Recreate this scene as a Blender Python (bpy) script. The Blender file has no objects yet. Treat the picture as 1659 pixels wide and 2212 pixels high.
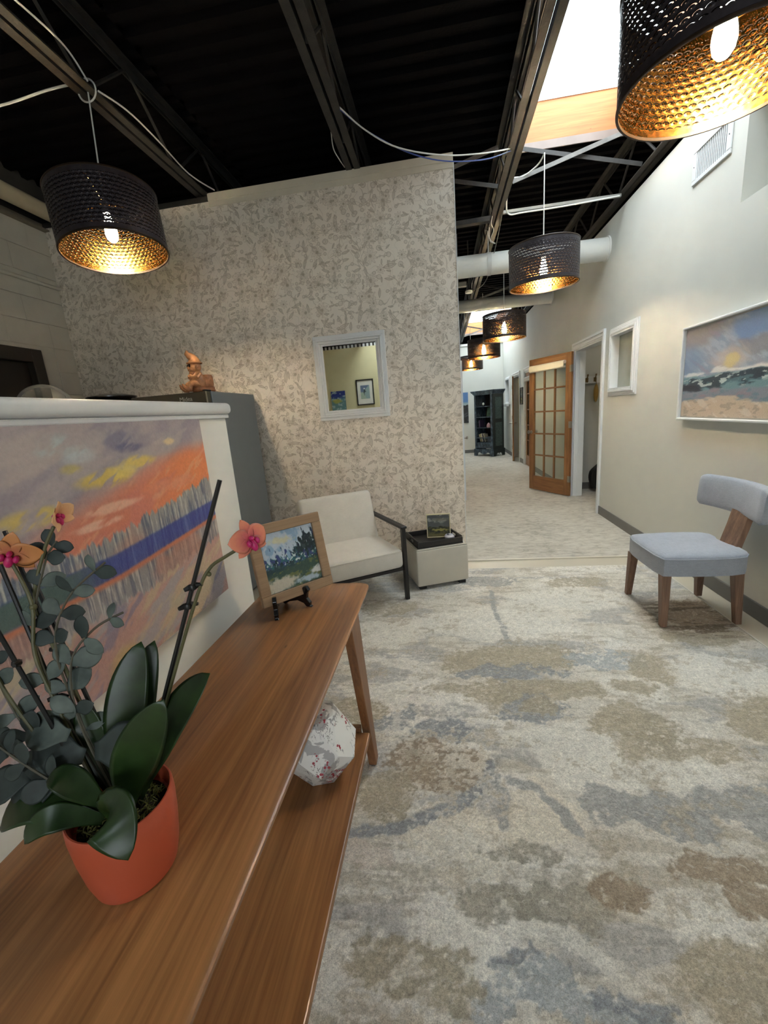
import bpy, bmesh, math, random
import numpy as np
from mathutils import Vector, Matrix
random.seed(7); rng = np.random.default_rng(7)
D = bpy.data; SC = bpy.context.scene; COL = SC.collection

# ------------------------------------------------------------------ camera
PX_W, PX_H, PX_F = 1659, 2212, 904.36
CAM_H = 1.40
_y, _p, _r = (math.radians(a) for a in (-8.65, -13.17, -4.583))
_f = Vector((math.sin(_y)*math.cos(_p), math.cos(_y)*math.cos(_p), math.sin(_p)))
_rt = Vector((math.cos(_y), -math.sin(_y), 0)); _up = _rt.cross(_f)
_R = math.cos(_r)*_rt + math.sin(_r)*_up
_U = -math.sin(_r)*_rt + math.cos(_r)*_up
cd = D.cameras.new('camera'); cam = D.objects.new('camera', cd); COL.objects.link(cam)
cd.sensor_fit = 'HORIZONTAL'; cd.sensor_width = 36.0; cd.lens = PX_F/PX_W*36.0
cd.clip_start = 0.02; cd.clip_end = 100
m = Matrix((( _R.x, _U.x, -_f.x, 0), (_R.y, _U.y, -_f.y, 0), (_R.z, _U.z, -_f.z, CAM_H), (0, 0, 0, 1)))
cam.matrix_world = m
SC.camera = cam

# ------------------------------------------------------------------ world, exposure, daylight strengths
wd = D.worlds.new('overcast_sky'); SC.world = wd; wd.use_nodes = True
_bg = wd.node_tree.nodes['Background']
_bg.inputs['Color'].default_value = (0.80, 0.90, 1.0, 1); _bg.inputs['Strength'].default_value = 1.0
SC.view_settings.view_transform = 'Standard'; SC.view_settings.look = 'None'
SC.view_settings.gamma = 1.0; SC.view_settings.use_curve_mapping = False
SC.view_settings.exposure = 0.64
cy_ = SC.cycles; cy_.max_bounces = 6; cy_.diffuse_bounces = 3; cy_.glossy_bounces = 3; cy_.transmission_bounces = 4; cy_.transparent_max_bounces = 8
cy_.use_adaptive_sampling = True; cy_.adaptive_threshold = 0.04; cy_.caustics_reflective = False; cy_.caustics_refractive = False; cy_.use_denoising = True; cy_.use_light_tree = False
SKYLIGHT = 8.0        # milky glazing of the roof lights, lit by the sky
FILL_WINDOW = 4.0           # glow of an added window behind the camera, out of view
BULB = 400.0

# ------------------------------------------------------------------ main planes of the place (metres)
XR, YW, XL, YB, YF = 1.854, 3.78, -3.42, -3.7, 13.34   # right wall, papered wall, block wall, back wall, far wall
XH, HEND = -0.80, 1.51                                  # half wall face and end
WT = 3.2                                                # top of the walls
DECK = 3.68                                             # roof deck

# ------------------------------------------------------------------ helpers
def lin(c): return c/12.92 if c <= 0.04045 else ((c+0.055)/1.055)**2.4
def C(r, g, b): return (lin(r/255), lin(g/255), lin(b/255), 1.0)
def link(o, parent=None):
    COL.objects.link(o)
    if parent is not None: o.parent = parent
    return o
def tag(o, label=None, cat=None, group=None, kind=None):
    if label: o['label'] = label
    if cat: o['category'] = cat
    if group: o['group'] = group
    if kind: o['kind'] = kind
    return o
def thing(name, label, cat, loc=(0,0,0), rz=0.0, group=None, kind=None):
    o = D.objects.new(name, None); o.empty_display_size = 0.05; link(o)
    o.location = loc; o.rotation_euler = (0, 0, rz)
    return tag(o, label, cat, group, kind)
def inst(name, me, parent, loc=(0,0,0), rot=(0,0,0), scale=(1,1,1)):
    o = D.objects.new(name, me); link(o, parent); o.location = loc; o.rotation_euler = rot; o.scale = scale
    return o
def copy_tree(o, parent=None):
    c = o.copy(); link(c, parent)
    for ch in list(o.children): copy_tree(ch, c)
    return c

class MB:
    """collects shapes for ONE mesh"""
    def __init__(s): s.v = []; s.f = []; s.mi = []; s.cur = 0; s.uv = {}
    def mat(s, i): s.cur = i; return s
    def add(s, vs, fs, M=None):
        b = len(s.v)
        for p in vs:
            p = Vector(p); s.v.append(tuple(M @ p) if M is not None else tuple(p))
        for f in fs: s.f.append(tuple(b+i for i in f)); s.mi.append(s.cur)
        return s
    def box(s, x0, x1, y0, y1, z0, z1, M=None):
        vs = [(x0,y0,z0),(x1,y0,z0),(x1,y1,z0),(x0,y1,z0),(x0,y0,z1),(x1,y0,z1),(x1,y1,z1),(x0,y1,z1)]
        return s.add(vs, [(0,3,2,1),(4,5,6,7),(0,1,5,4),(1,2,6,5),(2,3,7,6),(3,0,4,7)], M)
    def bar(s, a, b, w, h=None, up=(0,0,1)):
        """rectangular bar from a to b"""
        a = Vector(a); b = Vector(b); h = h or w; d = (b-a); L = d.length; d.normalize()
        u = Vector(up); x = d.cross(u)
        if x.length < 1e-4: x = d.cross(Vector((1,0,0)))
        x.normalize(); y = x.cross(d).normalized()
        M = Matrix(((x.x,y.x,d.x,a.x),(x.y,y.y,d.y,a.y),(x.z,y.z,d.z,a.z),(0,0,0,1)))
        return s.box(-w/2,w/2,-h/2,h/2,0,L,M)
    def tube(s, pts, r, n=8, cap=True):
        pts = [Vector(p) for p in pts]; k = len(pts)
        rs = r if isinstance(r, (list, tuple)) else [r]*k
        b = len(s.v); prev = None
        for i, p in enumerate(pts):
            t = (pts[min(i+1,k-1)]-pts[max(i-1,0)])
            if t.length < 1e-9: t = Vector((0,0,1))
            t.normalize()
            if prev is None:
                x = t.cross(Vector((0,0,1)))
                if x.length < 1e-3: x = t.cross(Vector((1,0,0)))
            else: x = prev - t*prev.dot(t)
            x.normalize(); prev = x; y = t.cross(x)
            for j in range(n):
                a = 2*math.pi*j/n; s.v.append(tuple(p + rs[i]*(math.cos(a)*x+math.sin(a)*y)))
        for i in range(k-1):
            for j in range(n):
                s.f.append((b+i*n+j, b+i*n+(j+1)%n, b+(i+1)*n+(j+1)%n, b+(i+1)*n+j)); s.mi.append(s.cur)
        if cap:
            s.f.append(tuple(b+j for j in range(n))[::-1]); s.mi.append(s.cur)
            s.f.append(tuple(b+(k-1)*n+j for j in range(n))); s.mi.append(s.cur)
        return s
    def lathe(s, prof, n=32, M=None, closed=False):
        """prof: list of (r, z)"""
        k = len(prof); vs = []; fs = []
        for (r, z) in prof:
            for j in range(n):
                a = 2*math.pi*j/n; vs.append((r*math.cos(a), r*math.sin(a), z))
        for i in range(k-1):
            for j in range(n): fs.append((i*n+j, i*n+(j+1)%n, (i+1)*n+(j+1)%n, (i+1)*n+j))
        if not closed:
            if prof[0][0] > 1e-5: fs.append(tuple(range(n))[::-1])
            if prof[-1][0] > 1e-5: fs.append(tuple((k-1)*n+j for j in range(n)))
        return s.add(vs, fs, M)
    def prism(s, poly, z0, z1, M=None):
        n = len(poly)
        vs = [(x,y,z0) for x,y in poly]+[(x,y,z1) for x,y in poly]
        fs = [tuple(range(n))[::-1], tuple(range(n,2*n))]+[(i,(i+1)%n,n+(i+1)%n,n+i) for i in range(n)]
        return s.add(vs, fs, M)
    def ball(s, c, r, n=12, m=8):
        rx, ry, rz = r if isinstance(r, (list, tuple)) else (r, r, r)
        vs = []; fs = []
        for i in range(m+1):
            t = math.pi*i/m
            for j in range(n):
                a = 2*math.pi*j/n
                vs.append((c[0]+rx*math.sin(t)*math.cos(a), c[1]+ry*math.sin(t)*math.sin(a), c[2]-rz*math.cos(t)))
        for i in range(m):
            for j in range(n): fs.append((i*n+j, i*n+(j+1)%n, (i+1)*n+(j+1)%n, (i+1)*n+j))
        return s.add(vs, fs)
    def mesh(s, name, mats, smooth=False, bevel=0, seg=2, angle=40, weld=False):
        me = D.meshes.new(name); me.from_pydata(s.v, [], s.f)
        for mt in (mats if isinstance(mats, (list, tuple)) else [mats]): me.materials.append(mt)
        if len(me.materials) > 1: me.polygons.foreach_set('material_index', s.mi)
        bm = bmesh.new(); bm.from_mesh(me)
        if weld: bmesh.ops.remove_doubles(bm, verts=bm.verts, dist=1e-5)
        bmesh.ops.recalc_face_normals(bm, faces=bm.faces)
        if bevel:
            es = [e for e in bm.edges if len(e.link_faces) == 2 and e.calc_face_angle(0) > math.radians(angle)]
            bmesh.ops.bevel(bm, geom=es, offset=bevel, segments=seg, profile=0.5, affect='EDGES', clamp_overlap=True)
        bm.to_mesh(me); bm.free()
        if smooth:
            me.polygons.foreach_set('use_smooth', [True]*len(me.polygons))
            if smooth != 'all':
                try: me.set_sharp_from_angle(angle=math.radians(smooth if isinstance(smooth,(int,float)) and smooth > 1 else 40))
                except Exception: pass
        me.update(); return me
    def obj(s, name, mats, parent=None, smooth=False, bevel=0, seg=2, weld=False, loc=(0,0,0), rot=(0,0,0)):
        o = D.objects.new(name, s.mesh(name, mats, smooth, bevel, seg, weld=weld)); link(o, parent)
        o.location = loc; o.rotation_euler = rot
        return o

# ------------------------------------------------------------------ materials
class NT:
    def __init__(s, name):
        s.m = D.materials.new(name); s.m.use_nodes = True; s.t = s.m.node_tree; s.t.nodes.clear()
        s.out = s.n('ShaderNodeOutputMaterial')
    def n(s, typ, **kw):
        nd = s.t.nodes.new(typ)
        for k, v in kw.items(): setattr(nd, k, v)
        return nd
    def put(s, sock, val):
        if val is None: return
        if isinstance(val, bpy.types.NodeSocket): s.t.links.new(val, sock)
        else:
            if sock.type == 'RGBA' and not hasattr(val, '__len__'): val = (val, val, val, 1)
            if sock.type == 'VECTOR' and not hasattr(val, '__len__'): val = (val, val, val)
            sock.default_value = val
    def math(s, op, a, b=None, c=None, clamp=False):
        nd = s.n('ShaderNodeMath', operation=op, use_clamp=clamp)
        for i, v in enumerate((a, b, c)):
            if v is not None: s.put(nd.inputs[i], v)
        return nd.outputs[0]
    def vmath(s, op, a, b=None, out=0):
        nd = s.n('ShaderNodeVectorMath', operation=op); s.put(nd.inputs[0], a)
        if b is not None:
            if op == 'SCALE': s.put(nd.inputs['Scale'], b)
            else: s.put(nd.inputs[1], b)
        return nd.outputs[out]
    def coord(s, kind='Object'): return s.n('ShaderNodeTexCoord').outputs[kind]
    def mapping(s, v, scale=(1,1,1), rot=(0,0,0), loc=(0,0,0)):
        nd = s.n('ShaderNodeMapping'); s.put(nd.inputs[0], v); nd.inputs['Scale'].default_value = scale
        nd.inputs['Rotation'].default_value = rot; nd.inputs['Location'].default_value = loc
        return nd.outputs[0]
    def noise(s, v, scale=5, detail=3, rough=.55, dist=0, dim='3D', out=0):
        nd = s.n('ShaderNodeTexNoise', noise_dimensions=dim); s.put(nd.inputs['Vector'], v)
        nd.inputs['Scale'].default_value = scale; nd.inputs['Detail'].default_value = detail
        nd.inputs['Roughness'].default_value = rough; nd.inputs['Distortion'].default_value = dist
        return nd.outputs[out]
    def ramp(s, f, stops, interp='LINEAR'):
        nd = s.n('ShaderNodeValToRGB'); s.put(nd.inputs[0], f); cr = nd.color_ramp; cr.interpolation = interp
        while len(cr.elements) < len(stops): cr.elements.new(0.5)
        for e, (p, c) in zip(cr.elements, stops): e.position = p; e.color = c if hasattr(c, '__len__') else (c, c, c, 1)
        return nd.outputs[0]
    def step(s, v, a, b):
        nd = s.n('ShaderNodeMapRange', interpolation_type='SMOOTHSTEP'); s.put(nd.inputs['Value'], v)
        s.put(nd.inputs['From Min'], a); s.put(nd.inputs['From Max'], b); return nd.outputs[0]
    def mix(s, f, a, b, mode='MIX'):
        nd = s.n('ShaderNodeMix', data_type='RGBA', blend_type=mode)
        s.put(nd.inputs[0], f); s.put(nd.inputs[6], a); s.put(nd.inputs[7], b); return nd.outputs[2]
    def bump(s, h, strength=.2, dist=.01):
        nd = s.n('ShaderNodeBump'); s.put(nd.inputs['Height'], h); nd.inputs['Strength'].default_value = strength
        nd.inputs['Distance'].default_value = dist; return nd.outputs[0]
    def sep(s, v):
        nd = s.n('ShaderNodeSeparateXYZ'); s.put(nd.inputs[0], v); return nd.outputs
    def comb(s, x, y, z=0.0):
        nd = s.n('ShaderNodeCombineXYZ')
        for i, q in enumerate((x, y, z)): s.put(nd.inputs[i], q)
        return nd.outputs[0]
    def bsdf(s, col, rough=.6, metal=0., spec=.5, normal=None, alpha=None, emit=None, estr=0, coat=0, trans=0, sheen=0, sss=0):
        b = s.n('ShaderNodeBsdfPrincipled'); s.put(b.inputs['Base Color'], col); s.put(b.inputs['Roughness'], rough)
        s.put(b.inputs['Metallic'], metal); s.put(b.inputs['Specular IOR Level'], spec)
        if normal is not None: s.put(b.inputs['Normal'], normal)
        if alpha is not None: s.put(b.inputs['Alpha'], alpha)
        if emit is not None: s.put(b.inputs['Emission Color'], emit); b.inputs['Emission Strength'].default_value = estr
        if coat: b.inputs['Coat Weight'].default_value = coat; b.inputs['Coat Roughness'].default_value = .15
        if trans: b.inputs['Transmission Weight'].default_value = trans
        if sheen: b.inputs['Sheen Weight'].default_value = sheen
        s.t.links.new(b.outputs[0], s.out.inputs[0]); return s.m
MC = {}
def plain(name, col, rough=.6, metal=0., var=.06, scale=6., bump=0., bscale=80., spec=.5, coat=0.):
    if name in MC: return MC[name]
    t = NT(name); co = t.coord()
    n = t.noise(co, scale, 3)
    c0 = tuple(max(0, k*(1-var)) for k in col[:3])+(1,); c1 = tuple(min(1, k*(1+var)) for k in col[:3])+(1,)
    cc = t.ramp(n, [(.3, c0), (.7, c1)])
    nm = t.bump(t.noise(co, bscale, 2), bump, .004) if bump else None
    MC[name] = t.bsdf(cc, rough, metal, spec, nm, coat=coat); return MC[name]
def wood(name, c0, c1, axis='Y', rough=.4, scale=1.0, coat=.0):
    if name in MC: return MC[name]
    t = NT(name); co = t.coord()
    st = {'X': (1.2, 16, 16), 'Y': (16, 1.2, 16), 'Z': (16, 16, 1.2)}[axis]
    v = t.mapping(co, tuple(k*scale for k in st))
    n1 = t.noise(v, 1.6, 5, .6, .6)
    v2 = t.mapping(co, tuple(k*scale for k in {'X': (3, 160, 160), 'Y': (160, 3, 160), 'Z': (160, 160, 3)}[axis]))
    n2 = t.noise(v2, 1.0, 3, .6)
    f = t.math('ADD', t.math('MULTIPLY', n1, .6), t.math('MULTIPLY', n2, .4))
    mid = tuple((a+b)/2 for a, b in zip(c0, c1))
    cc = t.ramp(f, [(.32, c0), (.5, mid), (.66, c1)])
    # small dark knots / pin marks
    vk = t.mapping(co, tuple(k*scale for k in {'X': (9, 26, 26), 'Y': (26, 9, 26), 'Z': (26, 26, 9)}[axis]))
    vo = t.n('ShaderNodeTexVoronoi'); t.put(vo.inputs['Vector'], vk); vo.inputs['Scale'].default_value = 1.0
    kn = t.math('MULTIPLY', t.step(vo.outputs['Distance'], .10, .04), t.math('GREATER_THAN', t.sep(vo.outputs['Color'])[0], .82))
    cc = t.mix(t.math('MULTIPLY', kn, .6), cc, tuple(k*.35 for k in c0[:3])+(1,))
    MC[name] = t.bsdf(cc, t.math('ADD', t.math('MULTIPLY', n2, .15), rough-.07), normal=t.bump(n2, .12, .002), coat=coat); return MC[name]
def fabric(name, col, var=.12, scale=900., rough=.9):
    if name in MC: return MC[name]
    t = NT(name); co = t.coord()
    a = t.noise(t.mapping(co, (1, .08, 1)), scale*.5, 2); b = t.noise(t.mapping(co, (.08, 1, 1)), scale*.5, 2)
    big = t.noise(co, 14, 3)
    f = t.math('ADD', t.math('MULTIPLY', t.math('ADD', a, b), .38), t.math('MULTIPLY', big, .24))
    c0 = tuple(k*(1-var*1.6) for k in col[:3])+(1,); c1 = tuple(min(1, k*(1+var)) for k in col[:3])+(1,)
    MC[name] = t.bsdf(t.ramp(f, [(.34, c0), (.66, c1)]), rough, normal=t.bump(t.math('ADD', a, b), .25, .002), sheen=.25, spec=.2); return MC[name]
def emitter(name, col, strength):
    t = NT(name); e = t.n('ShaderNodeEmission'); e.inputs[0].default_value = col; e.inputs[1].default_value = strength
    t.t.links.new(e.outputs[0], t.out.inputs[0]); return t.m
def vcol(name, rough=.55, bump=.35, coat=0.):
    """colour stored on the points of a canvas or rug"""
    t = NT(name); a = t.n('ShaderNodeAttribute'); a.attribute_name = 'Col'; co = t.coord()
    n = t.noise(co, 240, 3); n2 = t.noise(co, 110, 3)
    cc = t.mix(.14, a.outputs['Color'], t.mix(1.0, a.outputs['Color'], t.ramp(n2, [(.3, .55), (.7, 1.45)]), 'MULTIPLY'))
    return t.bsdf(cc, rough, normal=t.bump(t.math('ADD', n, n2), bump, .003), coat=coat)
# ------------------------------------------------------------------ shared materials
WHITE_TRIM = plain('white_trim_paint', C(226, 227, 226), .4, var=.02)
WALL_CREAM = plain('cream_wall_paint', C(208, 208, 200), .75, var=.025, scale=2.5, bump=.05, bscale=160)
WALL_HALF = plain('half_wall_paint', C(230, 229, 222), .7, var=.015, scale=3, bump=.05, bscale=180)
WALL_BACK = plain('yellow_cream_paint', C(228, 218, 172), .8, var=.02)
BLACK_DECK = plain('black_deck_paint', C(2, 2, 3), .95, var=.5, scale=9, bump=.6, bscale=50, spec=.1)
JOIST = plain('dark_joist_paint', C(38, 36, 33), .6, var=.35, scale=14, bump=.3)
GREY_BASE = plain('grey_vinyl_base', C(104, 104, 102), .5, var=.05)
CABLE_W = plain('white_cable_jacket', C(225, 224, 218), .45, var=.03)
CABLE_B = plain('blue_cable_jacket', C(60, 80, 150), .45, var=.03)
BLACK_METAL = plain('black_metal', C(32, 31, 32), .42, var=.1, metal=.3)
BLACK_GLOSS = plain('black_lacquer', C(14, 13, 14), .25, var=.1, coat=.4)
BLACK_LEATHER = plain('black_leather', C(22, 21, 22), .45, var=.15, bump=.25, bscale=120)
CHROME = plain('brushed_nickel', C(176, 172, 164), .3, metal=1., var=.05)
OAK = wood('oak_door_wood', C(104, 68, 38), C(160, 114, 70), 'Z', .42)
OAK_X = wood('oak_door_rail', C(104, 68, 38), C(160, 114, 70), 'X', .42)
WALNUT = wood('walnut_leg_wood', C(84, 62, 50), C(142, 112, 92), 'Z', .5)
TABLE_TOP = wood('cherry_table_top', C(104, 67, 37), C(172, 120, 72), 'Y', .36, .8, coat=.12)
TABLE_Z = wood('cherry_table_leg', C(98, 62, 36), C(146, 100, 62), 'Z', .42)
CURB = wood('fir_skylight_curb', C(142, 84, 40), C(178, 116, 64), 'X', .6)

def wallpaper():
    t = NT('floral_wallpaper'); p = t.sep(t.coord()); base = t.comb(p[0], p[2])
    wob = t.noise(base, 6, 2, dim='2D', out=1)
    pw = t.vmath('ADD', base, t.vmath('SCALE', t.vmath('SUBTRACT', wob, (.5, .5, .5)), .02))
    inks = []
    def layer(scale, off, kinds):
        q = t.vmath('ADD', pw, off)
        vo = t.n('ShaderNodeTexVoronoi', voronoi_dimensions='2D', feature='F1'); t.put(vo.inputs['Vector'], q)
        vo.inputs['Scale'].default_value = scale; vo.inputs['Randomness'].default_value = .75
        l = t.vmath('SUBTRACT', q, vo.outputs['Position']); ls = t.sep(l); rc = t.sep(vo.outputs['Color'])
        ang = t.math('MULTIPLY', rc[1], 6.283)
        ca = t.math('COSINE', ang); sa = t.math('SINE', ang)
        x = t.math('ADD', t.math('MULTIPLY', ls[0], ca), t.math('MULTIPLY', ls[1], sa))
        y = t.math('SUBTRACT', t.math('MULTIPLY', ls[1], ca), t.math('MULTIPLY', ls[0], sa))
        r = t.math('SQRT', t.math('ADD', t.math('MULTIPLY', x, x), t.math('MULTIPLY', y, y)))
        th = t.math('ARCTAN2', y, x); u = 1/scale
        ax = t.math('ABSOLUTE', x); ay = t.math('ABSOLUTE', y)
        for kind, lo, hi in kinds:
            sel = t.math('MULTIPLY', t.math('GREATER_THAN', rc[0], lo), t.math('LESS_THAN', rc[0], hi))
            if kind == 'leaf':
                L, W = .40*u, .105*u
                env = t.math('SUBTRACT', W, t.math('MULTIPLY', t.math('MULTIPLY', x, x), W/(L*L)))
                d = t.math('SUBTRACT', env, ay)
                fill = t.math('MULTIPLY', t.step(d, 0, .002), .26)
                line = t.math('MULTIPLY', t.step(t.math('ABSOLUTE', d), .0030, .0010), .9)
                vein = t.math('MULTIPLY', t.math('MULTIPLY', t.step(ay, .0025, .0008), t.math('LESS_THAN', ax, L)), .9)
                hat = t.math('MULTIPLY', t.math('GREATER_THAN', t.math('SINE', t.math('MULTIPLY', t.math('ADD', x, ay), 460)), .2), .8)
                v = t.math('MAXIMUM', t.math('MAXIMUM', line, vein), t.math('ADD', fill, t.math('MULTIPLY', hat, fill)))
            elif kind == 'flower':
                R = .42*u
                pet = t.math('ADD', R*.78, t.math('MULTIPLY', t.math('COSINE', t.math('MULTIPLY', th, 9)), R*.22))
                d = t.math('SUBTRACT', pet, r)
                line = t.math('MULTIPLY', t.step(t.math('ABSOLUTE', d), .0034, .0012), .8)
                ray = t.math('MULTIPLY', t.math('GREATER_THAN', t.math('COSINE', t.math('MULTIPLY', th, 18)), .55), t.step(r, R*.8, R*.15))
                fill = t.math('MULTIPLY', t.step(d, 0, .004), .16)
                ctr = t.step(r, R*.28, R*.16)
                v = t.math('MAXIMUM', t.math('MAXIMUM', line, t.math('MULTIPLY', ray, .75)), t.math('MAXIMUM', fill, t.math('MULTIPLY', ctr, .95)))
            elif kind == 'berry':
                R = .22*u; d = t.math('SUBTRACT', R, r)
                v = t.math('MAXIMUM', t.math('MULTIPLY', t.step(t.math('ABSOLUTE', d), .003, .001), .85), t.math('MULTIPLY', t.step(d, 0, .002), .30))
            else:   # fern-like comb along a bent stem
                yy = t.math('SUBTRACT', y, t.math('MULTIPLY', t.math('MULTIPLY', x, x), 2.2*scale*.3))
                stem = t.math('MULTIPLY', t.step(t.math('ABSOLUTE', yy), .0032, .0012), t.math('LESS_THAN', ax, .5*u))
                tick = t.math('MULTIPLY', t.math('GREATER_THAN', t.math('SINE', t.math('MULTIPLY', t.math('SUBTRACT', x, t.math('MULTIPLY', t.math('ABSOLUTE', yy), .8)), 7.5*scale*2)), .35),
                              t.math('MULTIPLY', t.math('LESS_THAN', t.math('ABSOLUTE', yy), .12*u), t.math('LESS_THAN', ax, .42*u)))
                v = t.math('MAXIMUM', t.math('MULTIPLY', stem, .9), t.math('MULTIPLY', tick, .5))
            inks.append(t.math('MULTIPLY', v, sel))
    layer(7.0, (0.0, 0.0, 0), (('flower', -.1, .52), ('leaf', .52, .70), ('fern', .70, 1.1)))
    layer(11.5, (3.7, 1.9, 0), (('leaf', -.1, .30), ('berry', .30, .56), ('flower', .56, .76), ('fern', .76, .98)))
    layer(18., (7.3, 5.2, 0), (('berry', .30, .62), ('leaf', .66, .92)))
    for sc, w in ((5.2, .008), (8.6, .010)):
        nz = t.noise(pw, sc, 0.6, .5, .9, '2D')
        inks.append(t.math('MULTIPLY', t.step(t.math('ABSOLUTE', t.math('SUBTRACT', nz, .5)), w, w*.35), .62))
    ink = inks[0]
    for k in inks[1:]: ink = t.math('MAXIMUM', ink, k)
    tone = t.noise(base, 30, 2)
    ink = t.math('MULTIPLY', ink, t.math('ADD', t.math('MULTIPLY', tone, .5), .55), clamp=True)
    tint = t.ramp(t.noise(base, 3.2, 1), [(.35, C(158, 148, 130)), (.65, C(160, 143, 124))])
    cc = t.mix(ink, C(234, 225, 212), tint)
    return t.bsdf(cc, .6, spec=.3)
WALLPAPER = wallpaper()

def carpet():
    t = NT('hall_carpet_pile'); co = t.coord()
    big = t.noise(co, 1.6, 4, .6, .5); mid = t.noise(t.mapping(co, (1, 1.6, 1)), 11, 4, .65, .6); fine = t.noise(co, 240, 2)
    f = t.math('ADD', t.math('ADD', t.math('MULTIPLY', big, .3), t.math('MULTIPLY', mid, .5)), t.math('MULTIPLY', fine, .2))
    cc = t.ramp(f, [(.36, C(146, 141, 130)), (.5, C(188, 183, 172)), (.64, C(206, 202, 192))])
    return t.bsdf(cc, .95, spec=.1, normal=t.bump(t.math('ADD', mid, fine), .5, .006), sheen=.2)
CARPET = carpet()
FLOOR_M = plain('beige_sheet_floor', C(190, 182, 164), .42, var=.03, scale=3)
BLOCK = plain('painted_block', C(206, 200, 186), .7, var=.05, scale=5, bump=.25, bscale=70)
PIPE_W = plain('white_duct_wrap', C(228, 228, 222), .7, var=.03, bump=.15, bscale=90)

# ------------------------------------------------------------------ the setting
def wall_cells(mb, plane, p0, p1, a0, a1, z0, z1, holes):
    """a slab with rectangular holes; plane 'x' -> slab between x=p0..p1 and running in y"""
    As = sorted({a0, a1, *[h[0] for h in holes], *[h[1] for h in holes]}); Zs = sorted({z0, z1, *[h[2] for h in holes], *[h[3] for h in holes]})
    As = [a for a in As if a0 <= a <= a1]; Zs = [z for z in Zs if z0 <= z <= z1]
    for i in range(len(As)-1):
        run = None
        for j in range(len(Zs)-1):
            ca, cz = (As[i]+As[i+1])/2, (Zs[j]+Zs[j+1])/2
            solid = not any(h[0] < ca < h[1] and h[2] < cz < h[3] for h in holes)
            if solid and run is None: run = Zs[j]
            if run is not None and (not solid or j == len(Zs)-2):
                top = Zs[j+1] if solid else Zs[j]
                if plane == 'x': mb.box(p0, p1, As[i], As[i+1], run, top)
                else: mb.box(As[i], As[i+1], p0, p1, run, top)
                run = None
    return mb
def structure(o, label, cat): return tag(o, label, cat, kind='structure')

D1 = (5.38, 6.39); D2 = (9.06, 9.98); D3 = (10.66, 11.60); DH = 2.04
W1 = (4.52, 5.07, 1.465, 2.02); W2 = (12.12, 12.75, 1.44, 2.05)
NI = (1.7, 3.18, 2.475, 3.02)
mb = MB()
wall_cells(mb, 'x', XR, XR+.13, YB, YF, 0, WT, [(D1[0], D1[1], -1, DH), (D2[0], D2[1], -1, DH), (D3[0], D3[1], -1, DH), W1, W2, NI])
mb.box(XR+.42, XR+.44, NI[0], NI[1], NI[2], NI[3]); mb.box(XR+.13, XR+.44, NI[1], NI[1]+.02, NI[2], NI[3]); mb.box(XR+.13, XR+.44, NI[0]-.02, NI[0], NI[2], NI[3]); mb.box(XR+.13, XR+.44, NI[0]-.02, NI[1]+.02, NI[2]-.02, NI[2]); mb.box(XR+.13, XR+.44, NI[0]-.02, NI[1]+.02, NI[3], NI[3]+.02)
structure(mb.obj('wall_right', WALL_CREAM), 'long cream painted wall with doors running down the hallway', 'wall')
# papered wall with its end return, and the hallway wall behind it
mb = MB(); mb.box(XL, .172, YW, YW+.14, 0, WT+.03)
structure(mb.obj('wall_far', WALLPAPER), 'wall papered with beige line drawn flowers and leaves', 'wall')
mb = MB(); mb.box(.03, .17, YW+.14, YF, 0, WT)
structure(mb.obj('wall_hallway', WALL_CREAM), 'cream hallway wall behind the papered wall', 'wall')
mb = MB(); mb.box(.1722, .178, YW-.004, YW+.14, 0, WT+.03)
structure(mb.obj('trim_1', WHITE_TRIM), 'thin white corner bead at the end of the papered wall', 'trim')
mb = MB(); mb.box(-1.84, .172, YW-.012, YW+.15, WT+.03, WT+.085); mb.box(-1.84, .172, YW-.006, YW, WT-.012, WT+.03)
structure(mb.obj('trim_2', plain('cream_cap_paint', C(214, 205, 186), .6, var=.05)), 'cream painted board capping the papered wall', 'trim')
mb = MB(); mb.box(XL, -1.84, YW-.004, YW+.15, WT+.03, WT+.07)
structure(mb.obj('trim_3', JOIST), 'dark steel angle above the papered wall corner', 'trim')
# block wall with a dark metal door
LD = (1.55, 3.43, 2.165)
mb = MB(); wall_cells(mb, 'x', XL-.16, XL-.004, YB, YW+.14, 0, WT, [(LD[0], LD[1], -1, LD[2])])
wl = structure(mb.obj('wall_left', plain('block_mortar', C(204, 198, 184), .8)), 'white painted block wall with raked joints', 'wall')
bme = MB().box(0, .02, .0003, .3997, .0012, .1988).mesh('block', BLOCK, bevel=.0025, seg=1)
bmh = MB().box(0, .02, .0003, .1997, .0012, .1988).mesh('block', BLOCK, bevel=.0025, seg=1)
for r in range(16):
    y = YW-.4*7-(.2 if r % 2 else 0)
    while y < YW-.01:
        half = False
        y1 = y+.4
        if y1 > YW+.01: half = True; y1 = y+.2
        if not (y1 > LD[0] and y < LD[1]+.02 and r*.2 < LD[2]-.02): inst('block', bmh if half else bme, wl, (XL-.016, y, r*.2))
        elif y1 > LD[1]+.03 and y1-.2 >= LD[1]-.02: inst('block', bmh, wl, (XL-.016, y1-.2, r*.2))
        y = y1
DARKDOOR = plain('dark_bronze_door', C(44, 38, 30), .5, var=.15)
d = thing('door_5', 'dark bronze door in the block wall behind the half wall', 'door', kind='structure')
mb = MB(); mb.box(XL-.05, XL+.02, LD[1]-.1, LD[1], 0, LD[2]); mb.box(XL-.05, XL+.02, LD[0], LD[0]+.1, 0, LD[2]); mb.box(XL-.05, XL+.02, LD[0]+.1, LD[1]-.1, LD[2]-.11, LD[2])
mb.obj('door_frame', DARKDOOR, d, bevel=.006)
mb = MB(); mb.box(XL-.09, XL-.045, LD[0]+.1, LD[1]-.1, .01, LD[2]-.11)
lf = mb.obj('leaf', plain('dark_brown_leaf', C(30, 23, 15), .5, var=.2), d)
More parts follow.
